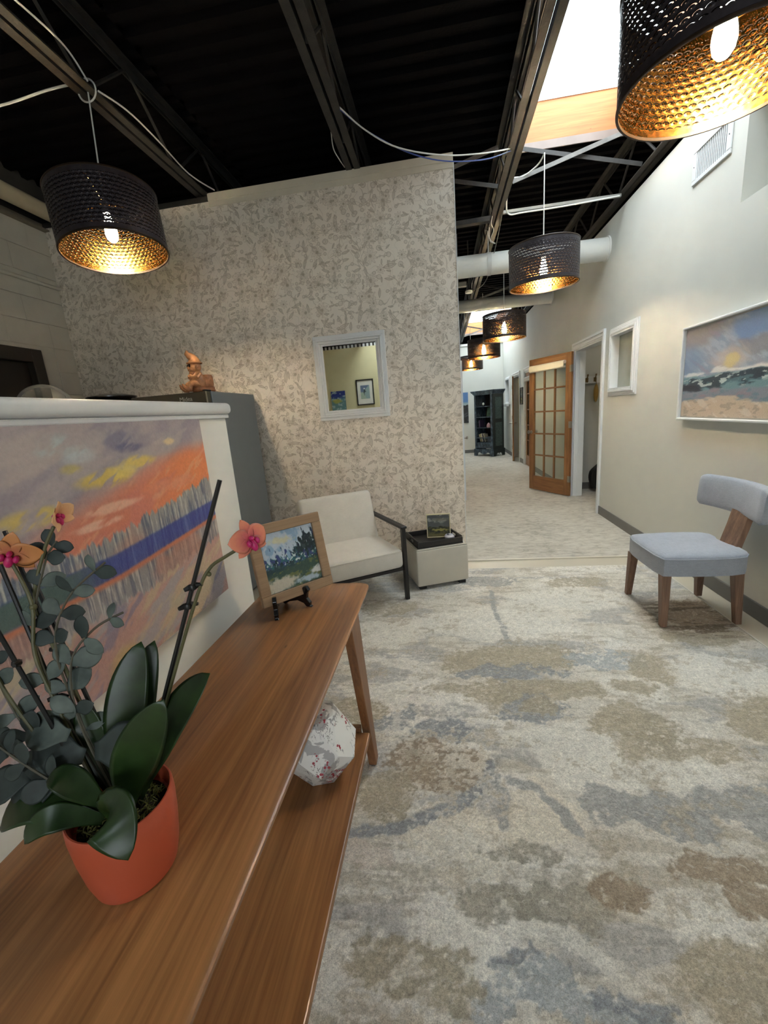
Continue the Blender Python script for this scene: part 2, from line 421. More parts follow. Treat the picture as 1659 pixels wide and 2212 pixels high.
mb = MB(); mb.tube([(XL-.05, LD[0]+.2, 1.0), (XL+.02, LD[0]+.2, 1.0), (XL+.02, LD[0]+.33, 1.0)], .011); mb.obj('handle', CHROME, lf)
mb = MB(); mb.tube([(XL+.018, 1.0, 2.735), (XL+.018, YW-.005, 2.735)], .016, 10)
for y in (1.6, 2.4, 3.15): mb.box(XL, XL+.02, y, y+.02, 2.71, 2.76)
tag(mb.obj('wall_conduit', BLOCK, smooth=True), 'white painted conduit running along the block wall', 'conduit')
# back wall, added unseen window that brightens the room from behind
WB = (.10, 1.75, .55, 2.75)
mb = MB(); wall_cells(mb, 'y', YB-.14, YB, XL-.16, XR+.13, 0, WT-.09, [WB])
structure(mb.obj('wall_back', WALL_BACK), 'pale yellow wall reflected in the mirror', 'wall')
w = thing('added_window', 'wide unseen window added in the yellow wall for extra daylight', 'window', kind='structure')
mb = MB()
for x in (WB[0], (WB[0]+WB[1])/2-.02, WB[1]-.04): mb.box(x, x+.04, YB-.1, YB+.01, WB[2], WB[3])
for z in (WB[2], WB[3]-.04): mb.box(WB[0]+.04, WB[1]-.04, YB-.1, YB+.01, z, z+.04)
mb.obj('window_frame', WHITE_TRIM, w)
for i in (0, 1):
    x0 = WB[0]+.04+i*.805; mb = MB(); mb.box(x0, x0+.765, YB-.06, YB-.05, WB[2]+.04, WB[3]-.04)
    mb.obj('pane', emitter('added_daylight_pane', (.86, .93, 1, 1), FILL_WINDOW) if i == 0 else D.materials['added_daylight_pane'], w)
mb = MB()
x = XL
while x < XR: mb.box(x, x+.05, YB-.03, YB, WT-.09, WT-.02); x += .1
structure(mb.obj('trim_4', WHITE_TRIM), 'notched white deck closure on top of the yellow wall', 'trim')
# far wall
mb = MB(); mb.box(.03, XR+.13, YF, YF+.13, 0, WT); mb.box(.17, XR, YF-.03, YF, WT-.06, WT)
structure(mb.obj('wall_end', WALL_CREAM), 'cream wall closing the far end of the hallway', 'wall')
# outer shell beyond the walls, dark
mb = MB()
mb.box(XL-.22, XL-.16, YB-.2, 17.6, 0, DECK+.1); mb.box(4.5, 4.56, YB-.2, 17.6, 0, DECK+.1)
mb.box(XL-.2, 4.5, YB-.22, YB-.16, 0, DECK+.1); mb.box(XL-.2, 4.5, 17.5, 17.56, 0, DECK+.1)
structure(mb.obj('wall_outer', plain('dark_outer_wall', C(60, 58, 54), .9)), 'dark outer walls of the building above the partitions', 'wall')
# floors
mb = MB(); mb.box(XL-.2, XR+.13, YB-.2, YW, -.1, 0); mb.box(XR+.13, 4.5, YB-.2, YW, -.1, 0)
structure(mb.obj('floor', FLOOR_M), 'smooth beige floor around the rug', 'floor')
mb = MB(); mb.box(XL-.2, 4.5, YW, 17.6, -.1, .006)
structure(mb.obj('floor_hallway', CARPET), 'mottled light grey carpet covering the hallway floor', 'floor')
mb = MB(); mb.box(.178, XR, YW-.028, YW, 0, .011); structure(mb.obj('trim_5', plain('carpet_edge_strip', C(206, 200, 184), .4)), 'thin pale strip where the hallway carpet begins', 'trim')
# baseboards
def baseboard(name, segs, label):
    mb = MB()
    for x0, x1, y0, y1 in segs: mb.box(x0, x1, y0, y1, 0, .105)
    structure(mb.obj(name, GREY_BASE, bevel=.003, seg=1), label, 'baseboard')
baseboard('baseboard_right', [(XR-.012, XR, YB, D1[0]-.085), (XR-.012, XR, D1[1]+.085, D2[0]-.085), (XR-.012, XR, D2[1]+.085, D3[0]-.085), (XR-.012, XR, D3[1]+.085, YF)], 'dark grey vinyl baseboard along the long cream wall')
baseboard('baseboard_end', [(.17, XR, YF-.012, YF)], 'dark grey vinyl baseboard at the hallway end')
baseboard('baseboard_far', [(XL, .172, YW-.012, YW)], 'dark grey vinyl baseboard under the papered wall')

# half wall with rounded cap
mb = MB(); mb.box(XH-.12, XH, -1.4, HEND, 0, 1.442)
structure(mb.obj('wall_half', WALL_HALF), 'white half wall carrying the orange and blue painting', 'wall')
mb = MB(); mb.box(XH-.15, XH+.026, -1.43, HEND+.014, 1.444, 1.484)
structure(mb.obj('trim_6', WHITE_TRIM, bevel=.016, seg=4, smooth=True), 'rounded white cap board on top of the half wall', 'trim')
mb = MB(); mb.box(XH, XH+.013, -1.4, HEND+.006, 1.430, 1.444); mb.box(XH-.12, XH+.013, HEND, HEND+.006, 1.430, 1.444)
structure(mb.obj('trim_7', WHITE_TRIM, bevel=.004), 'slim white moulding under the half wall cap', 'trim')

# interior windows in the long wall: moulded white frame, glass pane
GLASS_GREY = None
def grey_glass():
    t = NT('grey_green_glass'); co = t.coord()
    cc = t.ramp(t.noise(co, 3, 2), [(.3, C(140, 144, 134)), (.7, C(160, 163, 152))])
    return t.bsdf(cc, .12, spec=.6)
GLASS_GREY = grey_glass()
def wall_window(name, W, label):
    y0, y1, z0, z1 = W; w = thing(name, label, 'window', kind='structure')
    mb = MB()
    for k, (g, t0) in enumerate(((.07, .014), (.052, .024), (.03, .034))):
        a, b = g, g-.022
        mb.box(XR-t0, XR, y0-a, y0-b, z0-a, z1+a); mb.box(XR-t0, XR, y1+b, y1+a, z0-a, z1+a)
        mb.box(XR-t0, XR, y0-b, y1+b, z0-a, z0-b); mb.box(XR-t0, XR, y0-b, y1+b, z1+b, z1+a)
    mb.obj('window_frame', WHITE_TRIM, w, bevel=.003, seg=1)
    mb = MB(); mb.box(XR-.03, XR+.10, y0-.008, y0+.012, z0, z1); mb.box(XR-.03, XR+.10, y1-.012, y1+.008, z0, z1)
    mb.box(XR-.03, XR+.10, y0+.012, y1-.012, z0-.008, z0+.012); mb.box(XR-.03, XR+.10, y0+.012, y1-.012, z1-.012, z1+.008)
    mb.obj('reveal', WHITE_TRIM, w)
    mb = MB(); mb.box(XR+.055, XR+.06, y0+.012, y1-.012, z0+.012, z1-.012); mb.obj('pane', GLASS_GREY, w)
    return w
wall_window('window_1', W1, 'small white framed interior window beside the closet doorway')
w2 = wall_window('window_2', W2, 'small white framed interior window near the far bookcase')
mb = MB(); mb.box(XR-.11, XR-.034, W2[0]-.05, W2[1]+.05, W2[2]-.11, W2[2]-.03); mb.obj('sill_box', WHITE_TRIM, w2, bevel=.01)

# doors of the long wall
def casing(d, y0, y1, zt):
    for k, seg in enumerate((('a', y0-.09, y0, 0, zt+.09), ('b', y1, y1+.09, 0, zt+.09), ('c', y0, y1, zt, zt+.09))):
        _, a, b, z0, z1 = seg; mb = MB()
        if k < 2:
            s = 1 if k == 0 else -1; o = a if k == 0 else b
            mb.box(XR-.014, XR, a, b, z0, z1)
            lo, hi = sorted((o, o+s*.03)); mb.box(XR-.026, XR-.014, lo, hi, z0, z1)
            lo, hi = sorted((o+s*.045, o+s*.07)); mb.box(XR-.021, XR-.014, lo, hi, z0, z1-.03)
        else:
            mb.box(XR-.014, XR, a, b, z0, z1); mb.box(XR-.026, XR-.014, a-.06, b+.06, z1-.03, z1); mb.box(XR-.021, XR-.014, a-.03, b+.03, z0+.02, z0+.045)
        mb.obj('casing', WHITE_TRIM, d, bevel=.003, seg=1)
    mb = MB(); mb.box(XR, XR+.13, y0-.004, y0+.018, 0, zt); mb.box(XR, XR+.13, y1-.018, y1+.004, 0, zt); mb.box(XR, XR+.13, y0+.018, y1-.018, zt-.018, zt+.004)
    mb.box(XR+.05, XR+.065, y0+.018, y0+.03, 0, zt-.018); mb.box(XR+.05, XR+.065, y1-.03, y1-.018, 0, zt-.018)
    mb.obj('jamb', WHITE_TRIM, d)
def clear_glass():
    t = NT('clear_door_glass'); g = t.n('ShaderNodeBsdfGlossy'); g.inputs['Roughness'].default_value = .03
    tr = t.n('ShaderNodeBsdfTransparent'); tr.inputs[0].default_value = (.90, .93, .90, 1)
    mx = t.n('ShaderNodeMixShader'); mx.inputs[0].default_value = .06; t.t.links.new(tr.outputs[0], mx.inputs[1]); t.t.links.new(g.outputs[0], mx.inputs[2])
    t.t.links.new(mx.outputs[0], t.out.inputs[0]); return t.m
GLASS = clear_glass()
BLIND = plain('cream_roller_blind', C(212, 203, 184), .7, var=.03)
def french_leaf(d, hinge, ang, width=.88, h=2.02, blind=True, side=1):
    """hinge (x, y); local x runs from the hinge along the leaf"""
    T = .036
    mb = MB(); mb.box(0, .105, -T/2, T/2, .012, h); mb.box(width-.105, width, -T/2, T/2, .012, h)
    lf = mb.obj('leaf', OAK, d, bevel=.004, loc=(hinge[0], hinge[1], .006), rot=(0, 0, ang))
    mb = MB(); mb.box(.105, width-.105, -T/2, T/2, h-.115, h); mb.obj('top_rail', OAK_X, lf)
    mb = MB(); mb.box(.105, width-.105, -T/2, T/2, .012, .235); mb.obj('bottom_rail', OAK_X, lf)
    z0, z1, x0, x1 = .235, h-.115, .105, width-.105
    pw, ph = (x1-x0)/3, (z1-z0)/5
    me = MB().box(-.013, .013, -.014, .014, z0, z1).mesh('muntin', OAK, bevel=.004, seg=1)
    for i in (1, 2): inst('muntin', me, lf, (x0+pw*i, 0, 0))
    me = MB().box(x0, x1, -.013, .013, -.012, .012).mesh('muntin', OAK_X, bevel=.004, seg=1)
    for j in range(1, 5): inst('muntin', me, lf, (0, 0, z0+ph*j))
    me = MB().box(-pw/2, pw/2, -.002, .002, -ph/2, ph/2).mesh('pane', GLASS)
    for i in range(3):
        for j in range(5): inst('pane', me, lf, (x0+pw*(i+.5), 0, z0+ph*(j+.5)))
    mb = MB()
    for s in (-1, 1):
        mb.lathe([(.026, 0), (.026, .006), (.012, .012), (.010, .03), (.020, .038), (.027, .05), (.024, .062), (0, .066)], 16,
                 Matrix.Translation((width-.055, s*T/2, .93)) @ Matrix.Rotation(-s*math.pi/2, 4, 'X'))
    mb.obj('knob', CHROME, lf, smooth=True)
    mb = MB()
    for z in (.26, 1.04, 1.80): mb.box(-.034, .03, -side*T/2-.003 if side > 0 else T/2, -side*T/2 if side > 0 else T/2+.003, z-.045, z+.045); mb.tube([(-.004, -side*(T/2+.004), z-.046), (-.004, -side*(T/2+.004), z+.046)], .007)
    mb.obj('hinge', CHROME, lf)
    if blind:
        mb = MB(); mb.tube([(.09, side*-(T/2+.03), h-.12), (width-.06, side*-(T/2+.03), h-.12)], .024, 12); mb.tube([(.09, side*-(T/2+.03), h-.185), (width-.06, side*-(T/2+.03), h-.185)], .014, 10)
        mb.box(.09, width-.06, side*-(T/2+.055)-.002, side*-(T/2+.055)+.002, h-.185, h-.12)
        mb.obj('roller_blind', BLIND, lf, smooth=True)
    return lf
d = thing('door_1', 'oak french door of fifteen panes standing open with a rolled blind', 'door', kind='structure')
casing(d, D1[0], D1[1], DH); french_leaf(d, (1.80, 6.33), math.atan2(.77, -.405), .87, side=-1)
d = thing('door_2', 'second oak french door further down, closed in its white casing', 'door', kind='structure')
casing(d, D2[0], D2[1], DH); french_leaf(d, (XR+.03, D2[1]-.02), -math.pi/2, .87, blind=True, side=1)
d = thing('door_3', 'farthest oak door standing ajar, seen edge on', 'door', kind='structure')
casing(d, D3[0], D3[1], DH); french_leaf(d, (XR-.01, D3[1]-.02), math.atan2(-.98, -.155), .88, blind=False, side=1)
# white door ajar on the hidden side of the hallway
d = thing('door_4', 'pale blue white door edge just past the papered wall', 'door', kind='structure')
mb = MB(); mb.box(0, .8, -.02, .02, .012, 2.04); lf = mb.obj('leaf', plain('blue_white_door', C(208, 214, 220), .5), d, loc=(.20, 7.15, .006), rot=(0, 0, math.radians(-83.0)), bevel=.004)
mb = MB(); mb.lathe([(.024, 0), (.012, .01), (.011, .03), (.026, .045), (.022, .06), (0, .064)], 14, Matrix.Translation((.74, .02, .95)) @ Matrix.Rotation(-math.pi/2, 4, 'X')); mb.obj('knob', CHROME, lf, smooth=True)

# closet and rooms behind the doorways
mb = MB(); mb.box(2.75, 2.85, 4.9, 7.1, 0, 2.7); mb.box(XR+.13, 2.75, 6.86, 6.96, 0, 2.7); mb.box(XR+.13, 2.75, 5.04, 5.14, 0, 2.7); mb.box(XR+.13, 2.85, 5.04, 6.96, 2.6, 2.7)
structure(mb.obj('wall_closet', WALL_CREAM), 'cream walls of the closet behind the open french door', 'wall')
mb = MB(); mb.box(XR+.13, 2.75, 6.848, 6.86, 0.006, .11); mb.box(2.738, 2.75, 5.14, 6.848, 0.006, .11)
structure(mb.obj('baseboard_closet', GREY_BASE), 'dark grey baseboard inside the closet', 'baseboard')
mb = MB(); mb.box(3.3, 3.4, 7.0, YF, 0, 2.7); mb.box(XR+.13, 3.3, 10.28, 10.36, 0, 2.7); mb.box(XR+.13, 3.3, 12.9, 13.0, 0, 2.7); mb.box(XR+.13, 3.4, 7.0, YF, 2.6, 2.7)
structure(mb.obj('wall_office', WALL_BACK), 'cream walls of the rooms behind the far oak doors', 'wall')

def fill_light(loc, lb, k):  # added ceiling lights, out of view, that brighten the side rooms
    t = thing('fill_light', lb, 'lamp', loc)
    MB().lathe([(.10, .03), (.10, .05), (.0, .05)], 20).obj('base', WHITE_TRIM, t)
    MB().lathe([(0, 0), (.06, .005), (.085, .018), (.09, .0295), (0, .0295)], 20).obj('diffuser', emitter('fill_diffuser_%d' % k, (1, .90, .76, 1), 16), t, smooth=True)
fill_light((2.35, 6.0, 2.549), 'small unseen ceiling light added to brighten the closet', 0)
fill_light((2.6, 11.4, 2.549), 'small unseen ceiling light added to brighten the room behind the farthest oak door', 1)
# ------------------------------------------------------------------ roof deck, roof lights, joists
SKY = [(.70, 1.72, 2.1, 4.68), (.74, 1.80, 10.7, 14.75), (-1.75, -.75, -3.4, -2.0)]  # last opening is an added skylight, out of view, for more light
def deck():
    mb = MB(); xs0, xs1, y0, y1 = XL-.2, 4.5, YB-.2, 17.6
    P, A = .152, .038
    prof = [(0, 0), (.045, 0), (.06, A), (.125, A), (.14, 0)]
    regions = [(xs0, -1.75, y0, y1), (-1.75, -.75, y0, -3.4), (-1.75, -.75, -2.0, y1), (-.75, .70, y0, y1), (1.80, xs1, y0, y1), (.70, 1.80, y0, 2.1), (1.72, 1.80, 2.1, 4.68), (.70, 1.80, 4.68, 10.7), (.70, .74, 10.7, 14.75), (.70, 1.80, 14.75, y1)]
    for (a, b, c, d) in regions:
        vs = []; y = c; k = 0
        ys = []
        n = int((d-c)/P)+1
        for i in range(n):
            for (dy, dz) in prof:
                if c+i*P+dy < d: ys.append((c+i*P+dy, dz))
        ys.append((d, 0))
        for (yy, dz) in ys: vs += [(a, yy, DECK+dz), (b, yy, DECK+dz)]
        mb.add(vs, [(2*i, 2*i+1, 2*i+3, 2*i+2) for i in range(len(ys)-1)])
    mb.box(xs0, -1.79, y0, y1, DECK+.06, DECK+.1); mb.box(-.71, .66, y0, y1, DECK+.06, DECK+.1); mb.box(-1.79, -.71, y0, -3.44, DECK+.06, DECK+.1); mb.box(-1.79, -.71, -1.96, y1, DECK+.06, DECK+.1); mb.box(1.84, xs1, y0, y1, DECK+.06, DECK+.1)
    for (a, b) in ((y0, 2.06), (4.72, 10.66), (14.79, y1)): mb.box(.66, 1.84, a, b, DECK+.06, DECK+.1)
    return mb.obj('ceiling', BLACK_DECK)
structure(deck(), 'black painted corrugated roof deck', 'ceiling')
SKYPANE = emitter('milky_skylight_glazing', (.80, .93, 1, 1), SKYLIGHT)
FLANGE = plain('galvanised_flange', C(118, 104, 96), .5, var=.1)
for k, (x0, x1, y0, y1) in enumerate(SKY):
    s = thing('skylight', ['bright white skylight with orange wood curb above the pendant lamp', 'small far skylight with orange wood curb at the hallway end', 'added unseen skylight brightening the room behind the camera'][k], 'skylight', kind='structure')
    T = .04; z0, z1 = DECK-.03, DECK+.36
    for seg in ((x0-T, x1+T, y1, y1+T), (x0-T, x1+T, y0-T, y0), (x0-T, x0, y0, y1), (x1, x1+T, y0, y1)):
        MB().box(*seg, z0+.05, z1).obj('curb_board', CURB, s)
    mb = MB()
    for seg in ((x0, x1, y1-.012, y1), (x0, x1, y0, y0+.012), (x0, x0+.012, y0+.012, y1-.012), (x1-.012, x1, y0+.012, y1-.012)): mb.box(*seg, z0-.01, z0+.055)
    mb.obj('flange', FLANGE, s)
    MB().box(x0-T, x1+T, y0-T, y1+T, z1, z1+.02).obj('glazing', SKYPANE, s)
    mb = MB()
    for seg in ((x0-T, x1+T, y1-.01, y1+T), (x0-T, x1+T, y0-T, y0+.01)): mb.box(*seg, z1-.025, z1-.001)
    mb.obj('glazing_frame', WHITE_TRIM, s)

def joist(X, label, y0=YB, y1=17.4):
    j = thing('bar_joist', label, 'joist', (X, 0, 0), group='dark steel joists under the roof deck')
    for s in (-1, 1):
        for (zb, zt) in ((3.28, 3.287), (DECK-.012, DECK-.005)):
            mb = MB(); a, b = sorted((s*.009, s*.056)); mb.box(a, b, y0, y1, zb, zt)
            a, b = sorted((s*.009, s*.015))
            if zb < 3.4: mb.box(a, b, y0, y1, zt, zt+.045)
            else: mb.box(a, b, y0, y1, zb-.045, zb)
            mb.obj('chord_angle', JOIST, j)
    mb = MB(); y = y0; up = True; pts = []
    while y < y1: pts.append((0, y, DECK-.02 if up else 3.295)); up = not up; y += .42
    for a, b in zip(pts, pts[1:]): mb.tube([a, b], .0105, 6)
    mb.obj('web', JOIST, j)
    return j
for X, lb in ((-1.89, 'dark steel joist above the lamp over the half wall'), (-.60, 'dark steel joist ending above the middle of the papered wall'), (.65, 'dark steel joist crossing in front of the skylight'), (1.845, 'dark steel joist along the top of the long cream wall')): joist(X, lb)
def bridging(Y, xa, xb, lb):
    b = thing('cross_bridging', lb, 'bracing', group='crossed steel braces between joists')
    for k, (za, zb) in enumerate(((3.30, DECK-.10), (DECK-.10, 3.30))):
        mb = MB(); y = Y+(.02 if k else -.02)
        mb.bar((xa, y, za), (xb, y, zb), .034, .005, up=(0, 1, 0)); mb.bar((xa, y+.015, za+.014), (xb, y+.015, zb+.014), .005, .03, up=(0, 1, 0))
        mb.obj('brace', JOIST if k else plain('light_brace_paint', C(108, 106, 102), .6, var=.3, scale=10), b)
bridging(4.42, .71, 1.79, 'crossed steel braces between the skylight joist and the cream wall')
bridging(4.42, -.54, .59, 'crossed dark steel braces behind the papered wall top')
bridging(12.6, .71, 1.79, 'crossed steel braces in front of the far skylight')
bridging(8.6, .71, 1.79, 'crossed steel braces between the two round ducts and the far wall')
mb = MB()
mb.bar((.70, 4.90, 3.262), (1.80, 4.90, 3.262), .026, .026)
tag(mb.obj('steel_strut', plain('grey_strut_paint', C(130, 128, 122), .5, var=.15)), 'light grey strut below the joists carrying white cables', 'strut')
mb = MB(); mb.bar((.20, 5.10, 3.285), (.60, 5.08, 3.285), .07, .045)
tag(mb.obj('unistrut_channel', JOIST), 'short dark channel beside the papered wall top', 'strut')

# pipes and ducts
def duct(Y, z, r, x0, lb, mat):
    t = thing('round_duct', lb, 'duct', (0, Y, z), group='white round ducts across the hallway')
    MB().tube([(x0, 0, 0), (XR-.012, 0, 0)], r, 28).obj('pipe', mat, t, smooth=True)
    MB().tube([(XR-.014, 0, 0), (XR+.0, 0, 0)], r+.012, 28).obj('collar', mat, t, smooth=True)
duct(5.36, 2.945, .112, .178, 'white wrapped round duct crossing behind the grey pendant lamp', PIPE_W)
duct(7.72, 3.03, .098, .178, 'second round duct lit warm by the hallway lamps', PIPE_W)
mb = MB(); mb.lathe([(.117, -.022), (.117, .022)], 28, Matrix.Translation((.60, 5.36, 2.945)) @ Matrix.Rotation(math.pi/2, 4, 'Y'), closed=True)
mb.box(.595, .603, 5.355, 5.40, 3.06, 3.29)
tag(mb.obj('duct_strap', plain('pale_strap', C(205, 205, 200), .5), smooth=True), 'pale hanging strap around the white duct', 'strap')
mb = MB(); mb.tube([(-3.24, -1, 3.285), (-3.24, YW-.02, 3.285)], .062, 18)
tag(mb.obj('insulated_pipe', plain('beige_pipe_wrap', C(186, 176, 150), .8, var=.08), smooth=True), 'beige insulated pipe along the top of the block wall', 'pipe')
mb = MB(); mb.box(XL-.02, XL+.05, YB, YW, WT, WT+.012); mb.box(XL-.02, XL-.01, YB, YW, WT+.012, WT+.07)
structure(mb.obj('trim_8', plain('grey_wall_angle', C(120, 112, 98), .6, var=.15)), 'grey steel angle on top of the block wall', 'trim')

# cables
def cable(name, pts, r, lb, mat=CABLE_W):
    # smooth the path
    P = [Vector(p) for p in pts]; out = []
    for i in range(len(P)-1):
        p0, p1, p2, p3 = P[max(i-1, 0)], P[i], P[i+1], P[min(i+2, len(P)-1)]
        for k in range(6):
            u = k/6; out.append(.5*((2*p1)+(-p0+p2)*u+(2*p0-5*p1+4*p2-p3)*u*u+(-p0+3*p1-3*p2+p3)*u**3))
    out.append(P[-1])
    return tag(MB().tube(out, r, 6).obj(name, mat, smooth=True), lb, 'cable')
cable('data_cable', [(-.55, 3.09, 3.29), (-.4, 3.14, 3.17), (-.2, 3.22, 3.085), (.1, 3.44, 3.11), (.4, 3.66, 3.19), (.62, 3.86, 3.29)], .0045, 'white cable sagging between two joists above the papered wall')
cable('data_cable', [(-.55, 3.10, 3.285), (-.4, 3.16, 3.18), (-.15, 3.27, 3.08), (.1, 3.46, 3.085), (.4, 3.68, 3.16), (.62, 3.88, 3.285)], .004, 'blue cable sagging just under the white one', CABLE_B)
cable('data_cable', [(-.665, 3.35, 3.33), (-.69, 3.5, 3.30), (-.675, 3.62, 3.285), (-.665, 3.76, 3.30)], .004, 'short white cable loop beside the middle joist')
cable('data_cable', [(-1.83, 2.0, 3.34), (-1.825, 2.3, 3.36), (-1.835, 2.45, 3.36), (-1.84, 2.56, 3.30)], .005, 'white cable running along the joist above the half wall')
cable('data_cable', [(-1.83, 2.62, 3.29), (-1.82, 2.85, 3.325), (-1.83, 3.15, 3.33), (-1.83, 3.5, 3.30), (-1.78, 3.79, 3.31)], .005, 'white cable from the lamp knot towards the papered wall')
cable('data_cable', [(-2.9, 2.50, 3.24), (-2.4, 2.53, 3.255), (-2.1, 2.56, 3.30), (-1.93, 2.57, 3.31)], .006, 'white cable coming from the block wall to the joist')
cable('data_cable', [(.71, 4.40, 3.33), (.80, 4.40, 3.33), (.88, 4.36, 3.355), (.92, 4.30, 3.37), (.925, 4.15, 3.36)], .006, 'white cable tied along the brace above the grey lamp')
cable('data_cable', [(.70, 4.55, 3.33), (.71, 4.75, 3.27), (.75, 4.86, 3.225), (.9, 4.875, 3.228), (1.3, 4.875, 3.232), (1.78, 4.875, 3.25)], .007, 'double white cable strapped under the grey strut')
cable('data_cable', [(.62, 4.95, 3.33), (.60, 5.05, 3.24), (.64, 5.2, 3.22), (.61, 5.3, 3.16), (.66, 5.25, 3.11), (.59, 5.15, 3.13), (.58, 5.05, 3.2)], .0045, 'tangled white cable end hanging from the skylight joist')
cable('data_cable', [(.70, 4.9, 3.30), (.69, 5.1, 3.2), (.66, 5.25, 3.06), (.60, 5.5, 2.85), (.55, 6.0, 2.87), (.50, 6.8, 3.05)], .004, 'thin grey cable drooping past the white duct', plain('grey_cable_jacket', C(120, 118, 112), .5))
t = thing('disc_fixture', 'small white disc fixture under the deck beside the second duct', 'fixture', (.47, 6.75, 3.0))
MB().lathe([(.05, 0), (.055, .012), (.05, .03), (.02, .04)], 20).obj('disc', CABLE_W, t, smooth=True)
MB().tube([(0, 0, .04), (0, 0, DECK-3.0)], .008, 8).obj('stem', JOIST, t)
mb = MB(); mb.box(.2, .42, 6.42, 6.5, 3.02, 3.07); mb.bar((.31, 6.46, 3.07), (.31, 6.46, DECK), .01)
tag(mb.obj('junction_box', plain('grey_box', C(110, 110, 108), .5)), 'small grey box under the deck beside the papered wall edge', 'box')

# ------------------------------------------------------------------ pendant lamps
def shade_mat(name, inner):
    t = NT(name); uv = t.sep(t.n('ShaderNodeUVMap').outputs[0]); NU, NV = 62, 15
    vv = t.math('MULTIPLY', uv[1], NV); row = t.math('FLOOR', vv)
    uu = t.math('ADD', t.math('MULTIPLY', uv[0], NU), t.math('MULTIPLY', t.math('MODULO', row, 2), .5))
    fx = t.math('SUBTRACT', t.math('FRACT', uu), .5); fy = t.math('SUBTRACT', t.math('FRACT', vv), .32)
    r = t.math('SQRT', t.math('ADD', t.math('MULTIPLY', fx, fx), t.math('MULTIPLY', fy, fy)))
    arc = t.math('MULTIPLY', t.step(t.math('ABSOLUTE', t.math('SUBTRACT', r, .40)), .085, .06), t.math('GREATER_THAN', fy, .04))
    dot = t.step(r, .10, .07)
    band = t.math('MULTIPLY', t.math('GREATER_THAN', uv[1], .10), t.math('LESS_THAN', uv[1], .90))
    hole = t.math('MULTIPLY', t.math('MAXIMUM', arc, dot), band)
    hgt = t.math('MULTIPLY', t.step(r, .45, .1), band)
    if inner:
        n = t.noise(t.coord(), 60, 4)
        col = t.ramp(n, [(.3, C(96, 66, 32)), (.7, C(150, 110, 58))]); rough, metal = .27, 1.0
    else:
        col = t.ramp(t.noise(t.coord(), 40, 2), [(.3, C(52, 48, 52)), (.7, C(66, 61, 66))]); rough, metal = .45, .35
    return t.bsdf(col, rough, metal, normal=t.bump(hgt, .22 if inner else .6, .004), alpha=t.math('SUBTRACT', 1, t.math('MULTIPLY', hole, .92)))
SH_OUT, SH_IN = shade_mat('perforated_shade_outside', False), shade_mat('gold_shade_lining', True)
BULB_M = emitter('warm_filament_bulb', (1.0, .78, .50, 1), BULB)
SR, SHH = .285, .31
def shade_mesh():
    n = 96; vs = []; fs = []; uvs = []; mi = []
    for (r, off) in ((SR, 0), (SR-.004, 1)):
        for j in range(n+1):
            a = 2*math.pi*j/n
            for z in (0, SHH): vs.append((r*math.cos(a), r*math.sin(a), z))
    o = 2*(n+1)
    for j in range(n):
        f = (2*j, 2*j+2, 2*j+3, 2*j+1); fs.append(f); mi.append(0); uvs += [(j/n, 0), ((j+1)/n, 0), ((j+1)/n, 1), (j/n, 1)]
        f = (o+2*j, o+2*j+1, o+2*j+3, o+2*j+2); fs.append(f); mi.append(1); uvs += [(j/n, 0), (j/n, 1), ((j+1)/n, 1), ((j+1)/n, 0)]
    me = D.meshes.new('shade'); me.from_pydata(vs, [], fs); me.materials.append(SH_OUT); me.materials.append(SH_IN)
    me.polygons.foreach_set('material_index', mi); me.polygons.foreach_set('use_smooth', [True]*len(fs))
    ul = me.uv_layers.new(name='UVMap'); ul.data.foreach_set('uv', [c for q in uvs for c in q]); me.update(); return me
SHADE = shade_mesh()
RIM = {}
for z in (.002, SHH-.002):
    RIM[z] = MB(); RIM[z].lathe([(SR+.001, z-.005), (SR+.003, z-.003), (SR+.003, z+.003), (SR+.001, z+.005), (SR-.006, z+.005), (SR-.006, z-.005), (SR+.001, z-.005)], 72, closed=True)
RIM = [RIM[z].mesh('rim', plain('shade_rim', C(58, 46, 36), .4, metal=.5), smooth=True) for z in RIM]
SPIDER = MB()
for k in range(3):
    a = k*2*math.pi/3+.4; SPIDER.tube([(.02*math.cos(a), .02*math.sin(a), .265), (SR*math.cos(a), SR*math.sin(a), SHH-.012)], .0028, 6)
SPIDER.lathe([(.028, .260), (.028, .270), (.0215, .270), (.0215, .260), (.028, .260)], 18, closed=True)
SPIDER = SPIDER.mesh('spider', plain('wire_brass', C(120, 92, 50), .4, metal=.8))
SOCKET = MB().lathe([(.006, .295), (.019, .285), (.021, .24), (.019, .218), (0, .218)], 18).mesh('socket', plain('white_socket', C(220, 218, 210), .5), smooth=True)
BULBM = MB().lathe([(.012, .218), (.014, .205), (.024, .17), (.032, .125), (.033, .105), (.028, .08), (.016, .064), (0, .06)], 18).mesh('bulb', BULB_M, smooth='all')
def lamp(loc, top, lb, tilt=(0, 0), spin=0.0, group=None):
    t = thing('pendant_lamp', lb, 'lamp', loc, 0, group)
    t.rotation_euler = (math.radians(tilt[0]), math.radians(tilt[1]), spin)
    inst('shade', SHADE, t); inst('rim', RIM[0], t); inst('rim', RIM[1], t); inst('spider', SPIDER, t); inst('socket', SOCKET, t); inst('bulb', BULBM, t)
    M = Matrix.LocRotScale(Vector(loc), t.rotation_euler, None).inverted()
    a = Vector((0, 0, .293)); b = M @ Vector(top)
    MB().tube([a, a.lerp(b, .5), b], .0042, 8).obj('cord', CABLE_W, t)
    return t
G = 'pendant lamps with pierced drum shades'
lamp((-1.86, 2.54, 2.445), (-1.88, 2.60, 3.28), 'pendant lamp with dark pierced drum shade above the half wall', (0, 6), 2.6, G)
lamp((.905, 1.71, 2.32), (.86, 1.75, DECK), 'large near pendant lamp with pierced shade in front of the skylight', (0, 0), .3, G)
